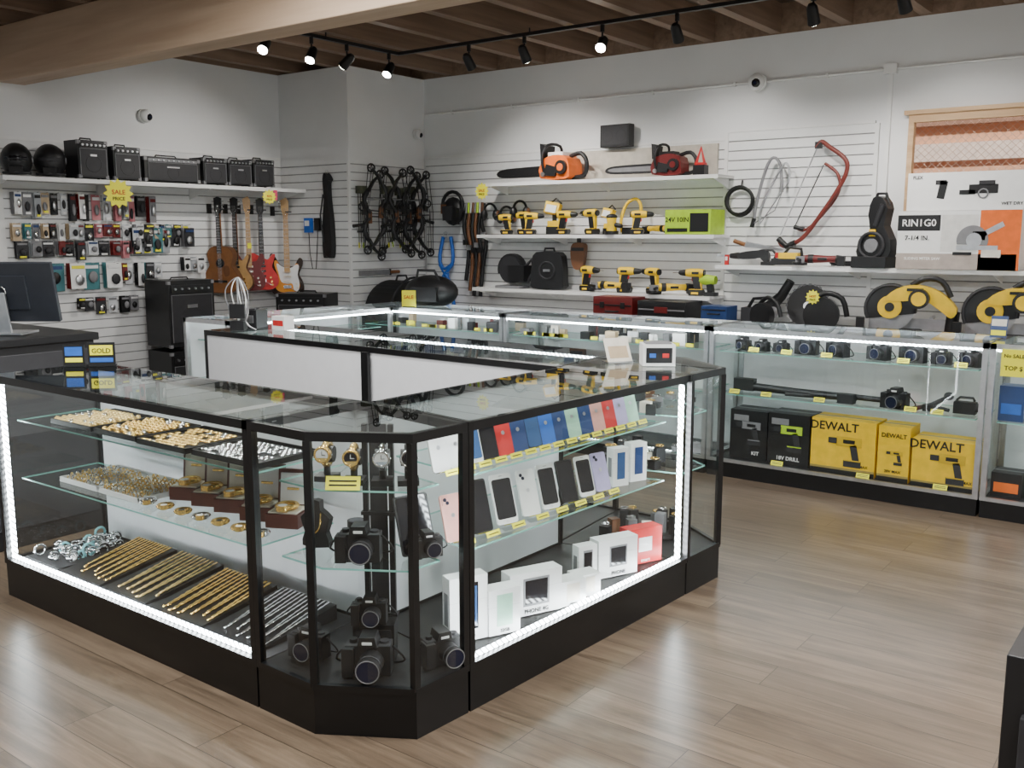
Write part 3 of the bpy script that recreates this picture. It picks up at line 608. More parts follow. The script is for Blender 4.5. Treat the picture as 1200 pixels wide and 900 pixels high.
b.tube(fr_,.017,SRED,8); b.box((-.13,0,-.02),(.003,.022,.75),SIL,R=(0,21.5,0)); b.tube([(-.27,0,-.36),(-.20,0,-.42),(-.13,0,-.39)],.024,BLK,8); b.box((.02,0,.345),(.05,.03,.05),BLK)
b.done((-2.68,7.44,1.93))
b=B('bow_saw'); b.tube(smooth([(-.20,0,-.26),(-.10,0,-.28),(.06,0,-.12),(.14,0,.02),(.12,0,.14),(.02,0,.22)],4,False),.012,SRED,7); b.box((-.09,0,-.02),(.003,.016,.50),BLK,R=(0,24,0)); b.tube([(-.20,0,-.26),(-.12,0,-.28)],.018,BLK,7); b.done((-2.64,7.48,1.92))
b=B('jab_saw'); b.prism([(0,0),(.32,.03),(.32,.045),(0,.05)],-.002,.002,SIL); b.tube([(0,0,.02),(-.10,0,.035)],.018,WOOD,7); b.done((-3.22,7.42,1.50),0,rot=(0,10,0))
recipsaw((-3.12,7.3,zl),5,.9,body=BLK); 
b=B('hand_planer'); b.box((0,0,.03),(.26,.09,.05),BLK); b.box((.0,0,.075),(.15,.08,.05),YEL); b.tube([(.1,0,.06),(.09,0,.13),(.0,0,.14),(-.04,0,.09)],.013,BLK); b.cyl((-.09,0,.06),(-.09,0,.1),.02,RED); b.done((-2.80,7.30,zl),5,bev=.003)
grinder((-2.56,7.22,zl),10,.95,body=DRED)
b=B('cable_bundle')
for i in range(3): b.ring((0,0,.01+.012*i),.08+.01*i,.006,DGR,'z',20,5)
b.done((-2.42,7.40,zl))
b=B('box_cutter_pack'); b.box((0,0,.04),(.03,.02,.08),RED); b.box((0,-.011,.05),(.02,.003,.03),WHT); b.done((-3.28,7.22,zl))
b=B('compact_bench_saw'); b.box((0,0,.04),(.26,.22,.08),BLK); b.prism(smooth([(-.10,.06),(.12,.06),(.13,.20),(.08,.30),(.10,.42),(.06,.50),(-.01,.50),(-.04,.38),(-.02,.25),(-.10,.18)],2),-.06,.06,BLK); b.ring((0,-.07,.16),.09,.014,DGR,'y',18,6); b.cyl((0,-.08,.16),(0,-.06,.16),.05,GRY,n=14); b.tube([(.02,-.06,.3),(.07,-.07,.45)],.02,DGR,7); b.box((.0,-.063,.25),(.05,.01,.05),YEL); b.tube([(-.03,0,.46),(-.0,0,.53),(.06,0,.53),(.09,0,.44)],.012,BLK); b.done((-2.14,7.25,zl),-8,bev=.004)
o=prodbox('power_tool_box',-1.965,-1.18,7.16,7.5,zl,zl+.40,WHT,[(.0,.36,.66,.93,BLK),(.0,.98,.0,.27,mk('box_gray',(.40,.34,.30),.6)),(.68,1.0,.0,1.0,ORG),(.37,.67,.30,.93,mk('box_light',(.66,.65,.62),.6))],[('RIN1G0',.18,.74,.068,WHT),('7-1/4 IN.',.17,.50,.045,BLK),('SLIDING MITER SAW',.22,.16,.026,WHT)])
b=B('printed_saw_picture'); b.prism([(.10*math.cos(D(a)),.10*math.sin(D(a))) for a in range(-20,200,12)],-.002,0,GRY); b.box((.03,0,-.05),(.26,.002,.03),SIL); b.box((.10,-.001,.06),(.20,.002,.035),SIL,R=(0,-30,0)); b.box((.04,-.001,.03),(.08,.002,.06),BLK); b.prism([(.05*math.cos(D(a))+.01,.05*math.sin(D(a))) for a in range(0,360,30)],-.003,-.002,SIL); b.box((-.06,-.001,-.09),(.12,.002,.02),BLK); b.box((.12,-.001,-.09),(.12,.002,.05),CREAM); b.done((0.10,-.1735,.20)).parent=o
o=prodbox('power_tool_box',-1.92,-1.10,7.18,7.48,zl+.402,zl+.66,WHT,[],[('FLEX',.08,.84,.03,BLK),('WET DRY VAC',.86,.12,.03,BLK)])
b=B('printed_tool_picture'); b.box((0,0,0),(.18,.002,.06),BLK); b.box((-.1,0,-.02),(.10,.002,.03),BLK); b.box((.02,0,.04),(.10,.002,.03),DGR); b.ring((.0,-.001,-.03),.03,.005,GRY,'y',12,4); b.box((-.26,0,-.0),(.05,.002,.12),BLK,R=(0,10,0)); b.box((-.27,0,.05),(.07,.002,.03),DGR); b.done((.08,-.1535,.14)).parent=o
def miter(loc,rz,s=1,body=YEL):
    # side view: blade guard at left, yellow arm sweeping to the right, motor and handle
    b=B('miter_saw')
    b.box((0.02,0,.02),(.50,.30,.035),DRED); b.cyl((-.04,0,.036),(-.04,0,.055),.14,DGR,n=24); b.box((.02,.09,.085),(.52,.02,.07),SIL)
    for sx in(-1,1): b.box((.02+sx*.22,0,.006),(.06,.24,.012),BLK)
    b.cyl((-.10,-.005,.19),(-.10,.005,.19),.148,SIL,n=30)
    b.prism([(-.10+.162*math.cos(D(a)),.19+.162*math.sin(D(a))) for a in range(-10,215,12)],-.028,.028,BLK)
    b.ring((-.10,-.03,.19),.150,.010,DGR,'y',26,5,-10,205)
    b.prism([(-.10+.075*math.cos(D(a)),.20+.075*math.sin(D(a))) for a in range(0,360,20)],-.045,.045,body); b.cyl((-.10,-.05,.20),(-.10,-.045,.20),.03,BLK,n=14)
    b.prism(smooth([(-.13,.25),(-.06,.32),(.06,.345),(.20,.30),(.30,.20),(.27,.14),(.20,.19),(.10,.25),(-.02,.24)],3),-.05,.05,body)
    b.cyl((.08,-.12,.26),(.08,-.05,.26),.062,BLK,n=18); b.cyl((.08,-.125,.26),(.08,-.12,.26),.045,body,n=16)
    b.tube(smooth([(.02,0,.34),(.10,0,.385),(.20,0,.37),(.26,0,.27)],3,False),.018,BLK,8)
    b.tube([(.27,0,.05),(.28,0,.18)],.04,BLK,10); b.box((.05,-.052,.315),(.10,.004,.018),BLK)
    b.cyl((.14,.10,.12),(.14,.26,.12),.014,SIL,n=8); b.cyl((-.02,.10,.12),(-.02,.26,.12),.014,SIL,n=8)
    b.box((-.28,-.02,.09),(.05,.04,.07),BLK)
    return b.done(loc,rz,sc=s)
miter((-1.85,7.08,.882),8,1.08); miter((-1.20,7.06,.882),8,1.08)
b=B('circular_saw_blade'); b.cyl((0,-.002,0),(0,.002,0),.15,BLK,n=36); b.cyl((0,-.004,0),(0,.004,0),.03,SIL,n=14)
for i in range(24):
    a=D(15*i); b.box((.152*math.cos(a),0,.152*math.sin(a)),(.012,.006,.02),GRY,R=(0,-15*i,0))
b.done((-2.66,7.36,1.055),rot=(-12,0,0),sc=1.1)
b=B('circular_saw'); b.cyl((0,-.03,.10),(0,.03,.10),.10,BLK,n=22); b.box((0,0,.006),(.30,.16,.012),SIL); b.cyl((0,.03,.12),(0,.13,.12),.045,GRY,n=14); b.tube(smooth([(-.05,.03,.19),(.02,.03,.24),(.12,.03,.20),(.16,.03,.10)],3,False),.017,BLK,7); b.done((-2.92,7.1,.882),-20)
b=B('circular_saw'); b.cyl((0,-.03,.13),(0,.03,.13),.13,BLK,n=22); b.box((0,0,.006),(.34,.16,.012),SIL); b.cyl((0,.03,.14),(0,.13,.14),.05,GRY,n=14); b.tube(smooth([(-.06,.03,.23),(.02,.03,.29),(.14,.03,.25),(.18,.03,.12)],3,False),.02,BLK,7); b.done((-2.46,7.1,.882),15)
b=B('blue_tool_case'); b.box((0,0,.08),(.22,.2,.16),NAVY); b.tube([(-.05,-.1,.1),(-.04,-.13,.1),(.04,-.13,.1),(.05,-.1,.1)],.007,BLK); b.box((0,-.102,.13),(.2,.005,.01),BLK); b.done((-3.30,7.15,.882),bev=.008)
b=B('leaf_blower'); b.tube([(0,0,.10),(.10,0,.14),(.2,0,.24),(.27,0,.36)],[.06,.055,.04,.035],BLK,12); b.box((-.04,0,.07),(.14,.12,.14),DGR); b.tube([(-.07,0,.14),(-.03,0,.21),(.07,0,.22)],.014,BLK); b.done((-3.08,7.38,.882),0)
star((-2.48,6.96,1.15),0,.055,'HOT')
b=B('price_card'); b.box((0,0,.06),(.16,.003,.10),WHT); b.box((0,-.002,.085),(.13,.002,.015),BLK); b.box((0,.03,.002),(.10,.05,.004),WHT); b.done((-1.62,6.88+.11,.882)) if False else None
b=B('surface_conduit')
b.cyl((-6.75,7.53,2.80),(-2.22,7.53,2.80),.011,WHT,n=8); b.box((-2.18,7.52,2.80),(.09,.05,.07),WHT); b.bb(-2.195,-2.165,7.525,7.549,1.40,2.77,WHT); b.cyl((-2.14,7.53,2.80),(.5,7.53,2.80),.009,WHT,n=8)
for i in range(6): b.box((-6.4+.75*i,7.53,2.80),(.02,.03,.032),WHT)
b.done()
def dome(loc,rot,s=1):
    b=B('security_camera'); b.cyl((0,0,0),(0,-.02,0),.055,WHT,n=20); b.ell((0,-.03,0),(.05,.04,.05),WHT,16); b.ell((.008,-.05,-.008),(.030,.026,.030),SCR,14); b.cyl((.01,-.072,-.01),(.01,-.078,-.01),.010,LENS,n=10)
    b.done(loc,sc=s,rot=rot)
dome((-3.20,7.515,2.795),(0,0,0),1.3); dome((-6.782,7.42,2.60),(0,0,90),.95); dome((-7.752,4.99,2.62),(0,0,90),1.15)
# ---------------------------------------------------------------- counter contents (front jewellery)
def ringtray(x0,x1,y0,y1,z,tray,item,kind,cell=.03,name='jewelry_tray'):
    b=B(name); b.bb(x0,x1,y0,y1,z+.001,z+.010,tray); 
    for (a,c,d,e) in ((x0,x1,y0,y0+.006),(x0,x1,y1-.006,y1),(x0,x0+.006,y0,y1),(x1-.006,x1,y0,y1)): b.bb(a,c,d,e,z+.010,z+.022,tray)
    ny=int((y1-y0-.02)/cell); nx=int((x1-x0-.02)/cell)
    for i in range(nx):
        for j in range(ny):
            if random.random()<.1: continue
            x=x0+.02+cell*i+random.uniform(-.003,.003); y=y0+.02+cell*j; it=item if random.random()<.85 else CHR
            if kind=='ring': b.ring((x,y,z+.020),.009,.0026,it,'x' if random.random()<.5 else 'y',8,4); b.ell((x,y,z+.030),(.0055,.0055,.005),random.choice((CHR,it,it)),6)
            elif kind=='hoop': b.ring((x,y,z+.016),.011,.0035,it,'z',8,4)
            else:
                b.ell((x,y,z+.017),(.010,.008,.008),it,6); b.ring((x,y,z+.018),.011,.003,it,'x',7,4)
    return b.done()
S1=.801;S2=.541;S0=.165
ringtray(-4.02,-3.70,2.06,2.36,S1,BLK,GLDM,'nug',.028); ringtray(-3.68,-3.38,2.06,2.36,S1,BLK,GOLD,'nug',.030); ringtray(-3.36,-3.04,2.05,2.36,S1,BLK,GOLD,'hoop',.030)
ringtray(-3.02,-2.64,2.06,2.34,S1,BLK,CHR,'hoop',.026)
def chains(x0,x1,ya,yb,z,n,mat,name='necklace_display',hang=False,r=.0035):
    b=B(name); b.prism([(ya-.01,z+.001),(yb+.01,z+.001),(yb+.01,z+.060),(ya-.01,z+.006)],x0-.015,x1+.015,BLK,'yz')
    for i in range(n):
        x=x0+(x1-x0)*(i+.5)/n; w=(x1-x0)/n*.24
        pts=[]
        N=40; ye=ya+random.uniform(0,.07)
        for k in range(N+1):
            t=k/N; u=1-abs(2*t-1); yy=yb-(yb-ye)*u; xx=x+w*(1 if t>.5 else -1)*math.cos(u*math.pi/2)+.03*u; zz=z+.013+.054*(yy-ya)/(yb-ya)
            pts.append((xx,yy,zz))
        b.tube(pts,[r*(1+.7*(k%2)) for k in range(N+1)],mat,5)
        b.ell((x+.03,ye-.004,z+.018),(.007,.010,.005),mat,6)
    return b.done()
chains(-3.93,-3.66,2.03,2.38,S0,6,GOLD,r=.0030); chains(-3.60,-3.33,2.03,2.38,S0,5,GLDM,r=.0030); chains(-3.26,-2.96,2.02,2.36,S0,6,GOLD,r=.0038); chains(-2.90,-2.62,2.02,2.36,S0,6,CHR,r=.0028)
b=B('silver_bracelets')
TQ=mk('turquoise',(.25,.6,.65),.3)
for i in range(46):
    x=random.uniform(-4.22,-4.0); y=random.uniform(2.05,2.38)
    b.ring((x,y,S0+.018+random.uniform(0,.03)),random.uniform(.016,.028),.006,CHR if i%8 else TQ,'z' if i%2 else 'x',10,5)
    if i%2: b.ell((x+.02,y,S0+.03),(.012,.012,.010),(WHT,CHR,CHR,SIL)[(i//2)%4],8)
b.bb(-4.25,-3.97,2.02,2.40,S0+.001,S0+.008,DGR); b.done()
ringtray(-4.02,-3.72,2.08,2.36,S2,WHT,GLDM,'ring',.026); ringtray(-3.71,-3.42,2.08,2.36,S2,WHT,GOLD,'ring',.028)
MAR=mk('maroon_leather',(.10,.025,.018),.4)
def watchbox(x,y,z,rz=0,lid=TAN):
    b=B('watch_gift_box'); b.box((0,0,.022),(.105,.10,.044),MAR); b.box((0,0,.046),(.092,.087,.006),CREAM)
    b.box((0,.055,.10),(.105,.018,.115),MAR,R=(-8,0,0)); b.box((0,.044,.10),(.085,.006,.095),lid,R=(-8,0,0)); b.box((0,.040,.10),(.04,.004,.008),GOLD,R=(-8,0,0))
    b.ring((0,-.005,.060),.030,.008,GOLD,'z',14,5); b.cyl((0,-.038,.054),(0,-.038,.070),.019,GOLD,n=12); b.cyl((0,-.038,.070),(0,-.038,.0705),.014,WHT,n=12)
    return b.done((x,y,z+.001),rz,bev=.002,sc=1.22)
for i in range(3): watchbox(-3.34+.145*i,2.27,S2,25,lid=CREAM)
for i in range(2): watchbox(-2.88+.15*i,2.26,S2,25,lid=WHT)
b=B('gold_watches')
for i in range(7):
    x=-3.38+.115*i; b.ring((x,2.10,S2+.016),.028,.008,GOLD if i%3 else CHR,'z',12,5); b.cyl((x+.02,2.08,S2+.01),(x+.02,2.08,S2+.028),.016,GOLD,n=12); b.cyl((x+.02,2.08,S2+.028),(x+.02,2.08,S2+.029),.012,WHT if i%2 else BLK,n=12)
b.done()
def watchstand(x,y,z,band,face,rz=35):
    b=B('wristwatch'); b.box((0,0,.008),(.06,.06,.016),BLK); b.cyl((0,.0,.016),(0,.0,.045),.010,BLK)
    b.ring((0,.005,.075),.032,.010,band,'x',16,6); b.tube([(-.02,.005,.075),(.02,.005,.075)],.024,BLK,10)
    b.cyl((0,-.030,.080),(0,-.044,.082),.024,band,n=20); b.cyl((0,-.044,.082),(0,-.0452,.082),.019,face,n=18); b.ring((0,-.044,.082),.021,.004,GOLD if band is GOLD else CHR,'y',18,5)
    b.box((0,-.046,.087),(.0015,.001,.012),BLK if face is WHT else WHT); b.box((.005,-.046,.082),(.010,.001,.0015),BLK if face is WHT else WHT); b.cyl((.022,-.037,.082),(.027,-.037,.082),.003,CHR,n=6)
    b.done((x,y,z+.001),rz,sc=1.15)
cx,cy=-2.22,2.16
b=B('display_tower'); 
for dx in(-.045,.045): b.box((dx,0,.57),(.018,.018,.80),BLK)
b.box((0,.0,.57),(.06,.006,.80),DGR)
for z in (.30,.66,.93): b.box((0,0,z),(.12,.03,.012),BLK)
b.done((cx-.06,cy+.12,0),30)
watchstand(cx-.125,cy-.05,S1,GOLD,WHT,30); watchstand(cx-.02,cy-.03,S1,GOLD,SCR,35); watchstand(cx+.06,cy+.02,S1,CHR,WHT,40); watchstand(cx+.125,cy+.07,S1,BLK,SCR,45)
def tag(loc,rz,w=.09,h=.035,lean=-25):
    b=B('price_tag'); b.box((0,0,h/2),(w,.002,h),YTAG); 
    for k in range(2): b.box((0,-.0012,h*(.35+.3*k)),(w*.8,.0008,h*.12),BLK)
    b.done(loc,rot=(lean,0,rz))
tag((cx+.02,cy-.12,S1+.003),35,.11,.045)
def dslr(loc,rz,s=1,lens=.06,name='digital_camera',body=BLK):
    b=B(name); b.box((0,0,.045),(.13,.055,.09),body); b.prism([(-.03,.088),(.03,.088),(.022,.118),(-.022,.118)],-.035,.028,body); b.box((-.055,-.02,.045),(.035,.05,.085),body)
    b.box((0,.0,.088),(.128,.05,.006),DGR)
    b.tube([(.012,-.025,.045),(.012,-.04,.045),(.012,-.04-lens*.5,.045),(.012,-.03-lens,.045)],[.036,.034,.032,.036],body,18)
    b.ring((.012,-.035-lens*.5,.045),.0335,.003,DGR,'y',18,4); b.ring((.012,-.03-lens,.045),.033,.0022,GRY,'y',18,4); b.cyl((.012,-.030-lens,.045),(.012,-.0305-lens,.045),.030,LENS,n=18)
    b.cyl((-.045,0,.09),(-.045,0,.102),.012,BLK,n=12); b.cyl((.045,0,.09),(.045,0,.098),.014,DGR,n=12); b.box((0,-.034,.10),(.03,.003,.010),WHT)
    b.tube(smooth([(-.068,0,.08),(-.10,.02,.03),(-.05,.05,.006),(.05,.05,.006),(.10,.02,.03),(.068,0,.08)],3,False),.004,BLK,5)
    return b.done(loc,rz,sc=s,bev=.003)
dslr((cx-.01,cy-.02,S2+.001),35,1.05,.05); dslr((cx+.03,cy-.03,S0+.001),35,1.15,.07); dslr((cx-.22,cy-.06,S0+.001),12,.95,.05); dslr((cx+.17,cy+.17,S0+.001),65,1.0,.06)
dslr((cx-.03,cy+.04,S0+.135),35,.85,.05); b=B('camera_riser'); b.box((0,0,.067),(.14,.08,.132),BLK); b.box((0,-.041,.067),(.12,.004,.1),DGR); b.done((cx-.03,cy+.06,S0+.001),35)
b=B('camera_lens'); b.cyl((0,0,0),(0,0,.09),.032,BLK,n=18); b.ring((0,0,.04),.033,.003,GRY,'z',18,4); b.cyl((0,0,.09),(0,0,.0905),.027,LENS,n=18); b.done((cx-.13,cy+.08,S2+.001))
b=B('jewelry_bust'); b.prism(smooth([(-.05,0),(.05,0),(.04,.05),(.055,.10),(.02,.13),(.018,.16),(-.018,.16),(-.02,.13),(-.055,.10),(-.04,.05)],2),-.015,.015,BLK); b.tube(smooth([(-.025,-.02,.12),(-.02,-.022,.07),(0,-.024,.05),(.02,-.022,.07),(.025,-.02,.12)],3,False),.003,GOLD,4); b.done((cx-.24,cy+.0,S2+.001),20)
dslr((cx+.14,cy+.14,S2+.001),60,.75,.04)
# ---------------------------------------------------------------- phones
def phone(y,x,z,h=.15,w=.074,face=SCR,frame=BLK,back=False,rz=90,lean=-18,name='smartphone'):
    b=B(name); r=.010
    ol=[]
    for (sx,sz,a0) in ((1,1,0),(-1,1,90),(-1,-1,180),(1,-1,270)):
        for k in range(4):
            a=D(a0+30*k); ol.append((sx*(w/2-r)+r*math.cos(a),h/2+sz*(h/2-r)+r*math.sin(a)))
    b.prism(ol,-.004,.004,frame)
    if back:
        b.box((-w*.26,-.0055,h*.86),(w*.34,.003,h*.16),frame); b.cyl((-w*.30,-.006,h*.89),(-w*.30,-.009,h*.89),.007,LENS,n=10); b.cyl((-w*.20,-.006,h*.82),(-w*.20,-.009,h*.82),.007,LENS,n=10); b.cyl((0,-.004,h*.55),(0,-.0046,h*.55),.008,SIL,n=10)
    else:
        m=.90
        b.prism([(p[0]*m,(p[1]-h/2)*(.94 if frame is not WHT else .80)+h/2) for p in ol],-.0048,-.004,face)
        if frame is WHT: b.ring((0,-.0045,h*.05),.0045,.0008,SIL,'y',10,4)
        b.box((0,-.005,h*.955),(.014,.001,.0015),DGR)
    b.tube([(0,.006,h*.55),(0,.055,.018)],.0025,CHR,4); b.box((0,-.012,-.002),(w*.7,.022,.003),CHR)
    o=b.done((x,y,z+.006),rot=(lean,0,rz)); return o
def lx(y,off): return -1.95+(.09)*(y-2.36)/1.42-off
cols1=[(WHT,1),(WHT,1),(WHT,0),(BLK,0),(RED,1),(NAVY,1),(BLK,0),(BLU,1),(NAVY,1),(TEAL,1),(NAVY,1),(PINK,1),(RED,1),(LILAC,1),(TEAL,1)]
SCB=mk('screen_blue',(.04,.10,.25),.1)
ys=[2.40+.083*i for i in range(15)]
for i,yy in enumerate(ys[:15]):
    c,bk=cols1[i]; phone(yy,lx(yy,.15),S1,.150,.072,face=SCR if i%2 else SCB,frame=c,back=bool(bk),rz=76)
b=B('price_tag_strip')
for yy in ys: b.box((lx(yy,.105),yy,S1+.012),(.002,.062,.020),YTAG,R=(0,-25,-4)); b.box((lx(yy,.103),yy,S1+.012),(.001,.045,.003),BLK,R=(0,-25,-4))
b.done()
row2=[(2.29,SCR,BLK,0,.20,.13),(2.47,PINK,PINK,1,.165,.085),(2.60,SCR,BLK,0,.19,.095),(2.74,SCR,WHT,0,.185,.095),(2.88,CREAM,WHT,1,.175,.085),(3.00,SCR,WHT,0,.175,.085),(3.12,SCR,BLK,0,.17,.085),(3.24,SCR,WHT,0,.165,.080),(3.35,SIL,LILAC,1,.16,.080)]
for (yy,f_,fr_,bk,h,w) in row2: phone(yy,lx(yy,.15),S2,h,w,face=f_,frame=fr_,back=bool(bk),rz=74)
b=B('price_tag_strip')
for r_ in row2[1:]: b.box((lx(r_[0],.10),r_[0],S2+.012),(.002,.07,.020),YTAG,R=(0,-25,-4)); b.box((lx(r_[0],.098),r_[0],S2+.012),(.001,.05,.003),BLK,R=(0,-25,-4))
b.done()
def phonebox(y,x,z,w,h,d,mat=WHT,img=SCR,label='',rz=66,name='smartphone_box',iw=.5,ih=.7):
    b=B(name); b.box((0,0,h/2),(w,d,h),mat)
    iw_,ih_=w*iw,h*ih
    b.box((0,-d/2-.0006,h*.54),(iw_,.0014,ih_),img); b.box((0,-d/2-.0014,h*.54),(iw_*.86,.0010,ih_*.84),SCB if img is SCR else SCR if img is GRY else img); b.box((0,0,h*.62),(w*1.002,d*1.002,.0012),GRY)
    b.box((-w/2-.0006,0,h*.5),(.0014,d*.5,h*.5),GRY if mat is WHT else WHT)
    o=b.done((x,y,z+.001),rz,bev=.0015)
    if label: txt(o,label,(0,-d/2-.0022,h*.06),min(w,h)*.13,BLK if mat is WHT else WHT)
    return o
phonebox(3.60,lx(3.60,.16),S2,.085,.17,.05,img=NAVY); phonebox(3.48,lx(3.48,.17),S2,.08,.165,.05,img=SCB)
F0=S0
phonebox(2.53,lx(2.53,.17),F0,.15,.24,.06,img=SCR,label='phone',iw=.5,ih=.72); phonebox(2.66,lx(2.66,.12),F0,.13,.17,.07,img=TEAL,label='32GB',iw=.5)
phonebox(2.88,lx(2.88,.15),F0,.23,.17,.07,img=GRY,label='PHONE 4G',iw=.5,ih=.65); phonebox(3.04,lx(3.04,.10),F0,.12,.10,.08,img=CREAM,label='phone',iw=.5)
phonebox(3.16,lx(3.16,.11),F0,.11,.09,.08,img=CREAM,iw=.5); phonebox(3.25,lx(3.25,.17),F0,.09,.17,.05,img=GRY,iw=.5)
phonebox(3.43,lx(3.43,.15),F0,.20,.165,.07,img=GRY,label='PHONE',iw=.45,ih=.55); phonebox(3.64,lx(3.64,.15),F0,.18,.16,.07,mat=RED,img=WHT,label='smart',iw=.4,ih=.4)
b=B('assorted_jewelry')
for (z,h0) in ((S1,.05),(S2,.08),(S0,.12)):
    for i in range(16):
        y=3.74+.5*random.random(); x=-2.36+.32*random.random(); h=random.uniform(.02,h0); b.box((x,y,z+.002+h/2),(.045,.04,h),random.choice((BLK,DGR,GRY,CREAM,BRN,BLK)),R=(0,0,random.uniform(0,90)))
        if i%2: b.ring((x,y,z+.012+h),.018,.004,GOLD if i%4==1 else CHR,'z',10,4)
b.done()
# ---------------------------------------------------------------- right silver case contents
T1=.841;T2=.556;T0=.113
for i,(x,s) in enumerate(((-2.60,.75),(-2.47,.7),(-2.34,.7),(-2.17,1.0),(-1.97,1.0),(-1.72,.95),(-1.52,1.05),(-1.36,.8),(-1.20,.9))):
    dslr((x,6.05,T1),-20+8*i%30-10,s,.04+.01*(i%2))
for x in (-2.50,-2.28,-2.02,-1.56,-1.24): tag((x,5.96,T1+.002),0,.07,.03)
b=B('monopod_poles'); 
b.tube([(-2.62,6.08,T2+.04),(-2.1,6.06,T2+.03),(-1.85,6.05,T2+.03)],[.028,.024,.020],BLK,8); b.tube([(-2.55,6.14,T2+.03),(-1.7,6.10,T2+.03)],.018,DGR,8); b.box((-2.60,6.08,T2+.05),(.14,.06,.08),BLK); b.tube([(-2.3,6.03,T2+.02),(-1.95,6.08,T2+.02)],.016,BLK,7); b.box((-1.9,6.02,T2+.03),(.10,.06,.06),BLK); b.done()
dslr((-1.60,6.02,T2),-10,1.1,.06); 
b=B('camera_gimbal'); b.tube([(-.07,0,.01),(0,0,.03),(.10,0,.09)],.014,BLK,7); b.tube([(.02,0,.03),(.12,-.03,.02)],.012,DGR,7); b.ell((.11,0,.1),(.03,.03,.025),BLK,10); b.box((0,0,.02),(.06,.05,.04),BLK); b.done((-1.42,6.05,T2))
b=B('video_camera'); b.box((0,0,.04),(.12,.06,.07),BLK); b.cyl((.06,0,.045),(.09,0,.045),.026,DGR,n=14); b.tube([(-.05,0,.08),(-.03,0,.10),(.04,0,.10),(.05,0,.08)],.008,BLK); b.done((-1.22,6.06,T2))
for x in (-2.62,-2.40,-2.05,-1.5,-1.35): tag((x,5.95,T2+.002),0,.07,.03)
def drillpic(o,x,z,s,y,c=YEL):
    b=B('printed_drill_picture'); b.box((0,0,.05),(.13,.0016,.05),c); b.box((0,-.0004,.05),(.06,.0016,.02),BLK); b.box((-.085,0,.05),(.045,.0016,.03),DGR); b.box((.03,0,-.01),(.035,.0016,.09),DGR,R=(0,-12,0)); b.box((.02,0,-.065),(.09,.0016,.035),DGR); b.box((.02,-.0004,-.048),(.085,.0016,.006),c)
    q=b.done((x,y,z),sc=s); q.parent=o; return q
DY=mk('box_yellow',(.80,.50,.01),.5)
def dw(x0,x1,h,y=5.96,d=.22):
    w=x1-x0
    o=prodbox('power_drill_box',x0,x1,y,y+d,T0,T0+h,DY,[(0,1,0,.08,BLK),(.0,1,.08,.12,mk('box_dark_band',(.30,.22,.06),.6))],[('DEWALT',.5 if w<.25 else .36,.80,min(.075,w*.2),BLK),('20V MAX',.78 if w>.25 else .5,.16,.024,BLK)])  # dark yellow band across the box front, just above the black one
    drillpic(o,w*.10,h*.44,min(1.25,w*3.),-d/2-.003,c=mk('tool_yellow_dark',(.6,.38,.01),.5))
    return o
dw(-2.09,-1.69,.345); dw(-1.675,-1.49,.34); dw(-1.475,-1.10,.29)
o=prodbox('power_tool_box',-2.385,-2.11,5.98,6.2,T0,T0+.34,BLK,[(.08,.5,.78,.9,GRY)],[('18V DRILL',.5,.10,.035,WHT)]); drillpic(o,.02,.18,1.1,-.113,c=GRN)
o=prodbox('power_tool_box',-2.66,-2.40,6.0,6.2,T0,T0+.33,BLK,[(.1,.5,.78,.9,GRY)],[('KIT',.7,.10,.035,WHT)]); drillpic(o,.02,.18,1.,-.103,c=GRY)
for x in (-2.3,-1.75,-1.3): tag((x,5.93,T0+.002),0,.08,.03)
o=prodbox('thermos_box',-1.03,-.90,5.98,6.10,T2,T2+.20,NAVY,[(.1,.9,.2,.5,BLU)]); prodbox('game_console_box',-.86,-.5,6.0,6.2,T0,T0+.25,WHT,[(.1,.6,.2,.8,BLU)]); dslr((-.7,6.05,T1),0,1)
prodbox('toy_box',-1.04,-.88,5.98,6.15,T0,T0+.14,BLK,[(.1,.9,.2,.6,ORG)])
b=B('sale_sign'); b.box((0,0,.07),(.13,.004,.15),YTAG); o=b.done((-.95,5.868,.83)); txt(o,'No SALE',(0,-.003,.10),.028,BLK); txt(o,'TOP $',(0,-.003,.03),.034,BLK)
b=B('product_brochure'); b.box((0,0,.065),(.09,.004,.13),NAVY); b.box((0,-.003,.09),(.08,.002,.04),CREAM); b.box((0,-.003,.03),(.08,.002,.03),YTAG); b.done((-1.10,6.2,1.003),rot=(-12,0,0))
b=B('small_electronics'); 
for i in range(60):
    x=random.uniform(-5.95,-2.9); y=random.uniform(5.98,6.3)
    if -4.56<x<-4.44 or -2.84<x: continue
    w=random.uniform(.03,.09); h=random.uniform(.03,.10); b.box((x,y,T1+h/2),(w,w*.7,h),random.choice((BLK,GRY,SIL,CREAM,WHT,TAN,DRED,DGR,YTAG,BLK)),R=(0,0,random.uniform(-30,30)))
for i in range(50):
    x=random.uniform(-5.95,-2.9); y=random.uniform(5.98,6.3)
    if -4.56<x<-4.44 or -2.84<x: continue
    w=random.uniform(.05,.14); h=random.uniform(.04,.14); b.box((x,y,T2+h/2),(w,w*.7,h),random.choice((BLK,GRY,SIL,CREAM,WHT,TAN,NAVY,DGR)),R=(0,0,random.uniform(-30,30)))
for i in range(26):
    x=random.choice((random.uniform(-5.9,-4.6),random.uniform(-4.4,-2.9))); b.box((x,5.95,T1+.015),(.06,.002,.025),YTAG)
b.done()
b=B('collectible_coins')
for i in range(40):
    x=random.uniform(-5.0,-2.7); y=random.uniform(3.8,4.2); b.cyl((x,y,.803),(x,y,.806),.018,random.choice((SIL,GOLD,GLDM)),n=10)
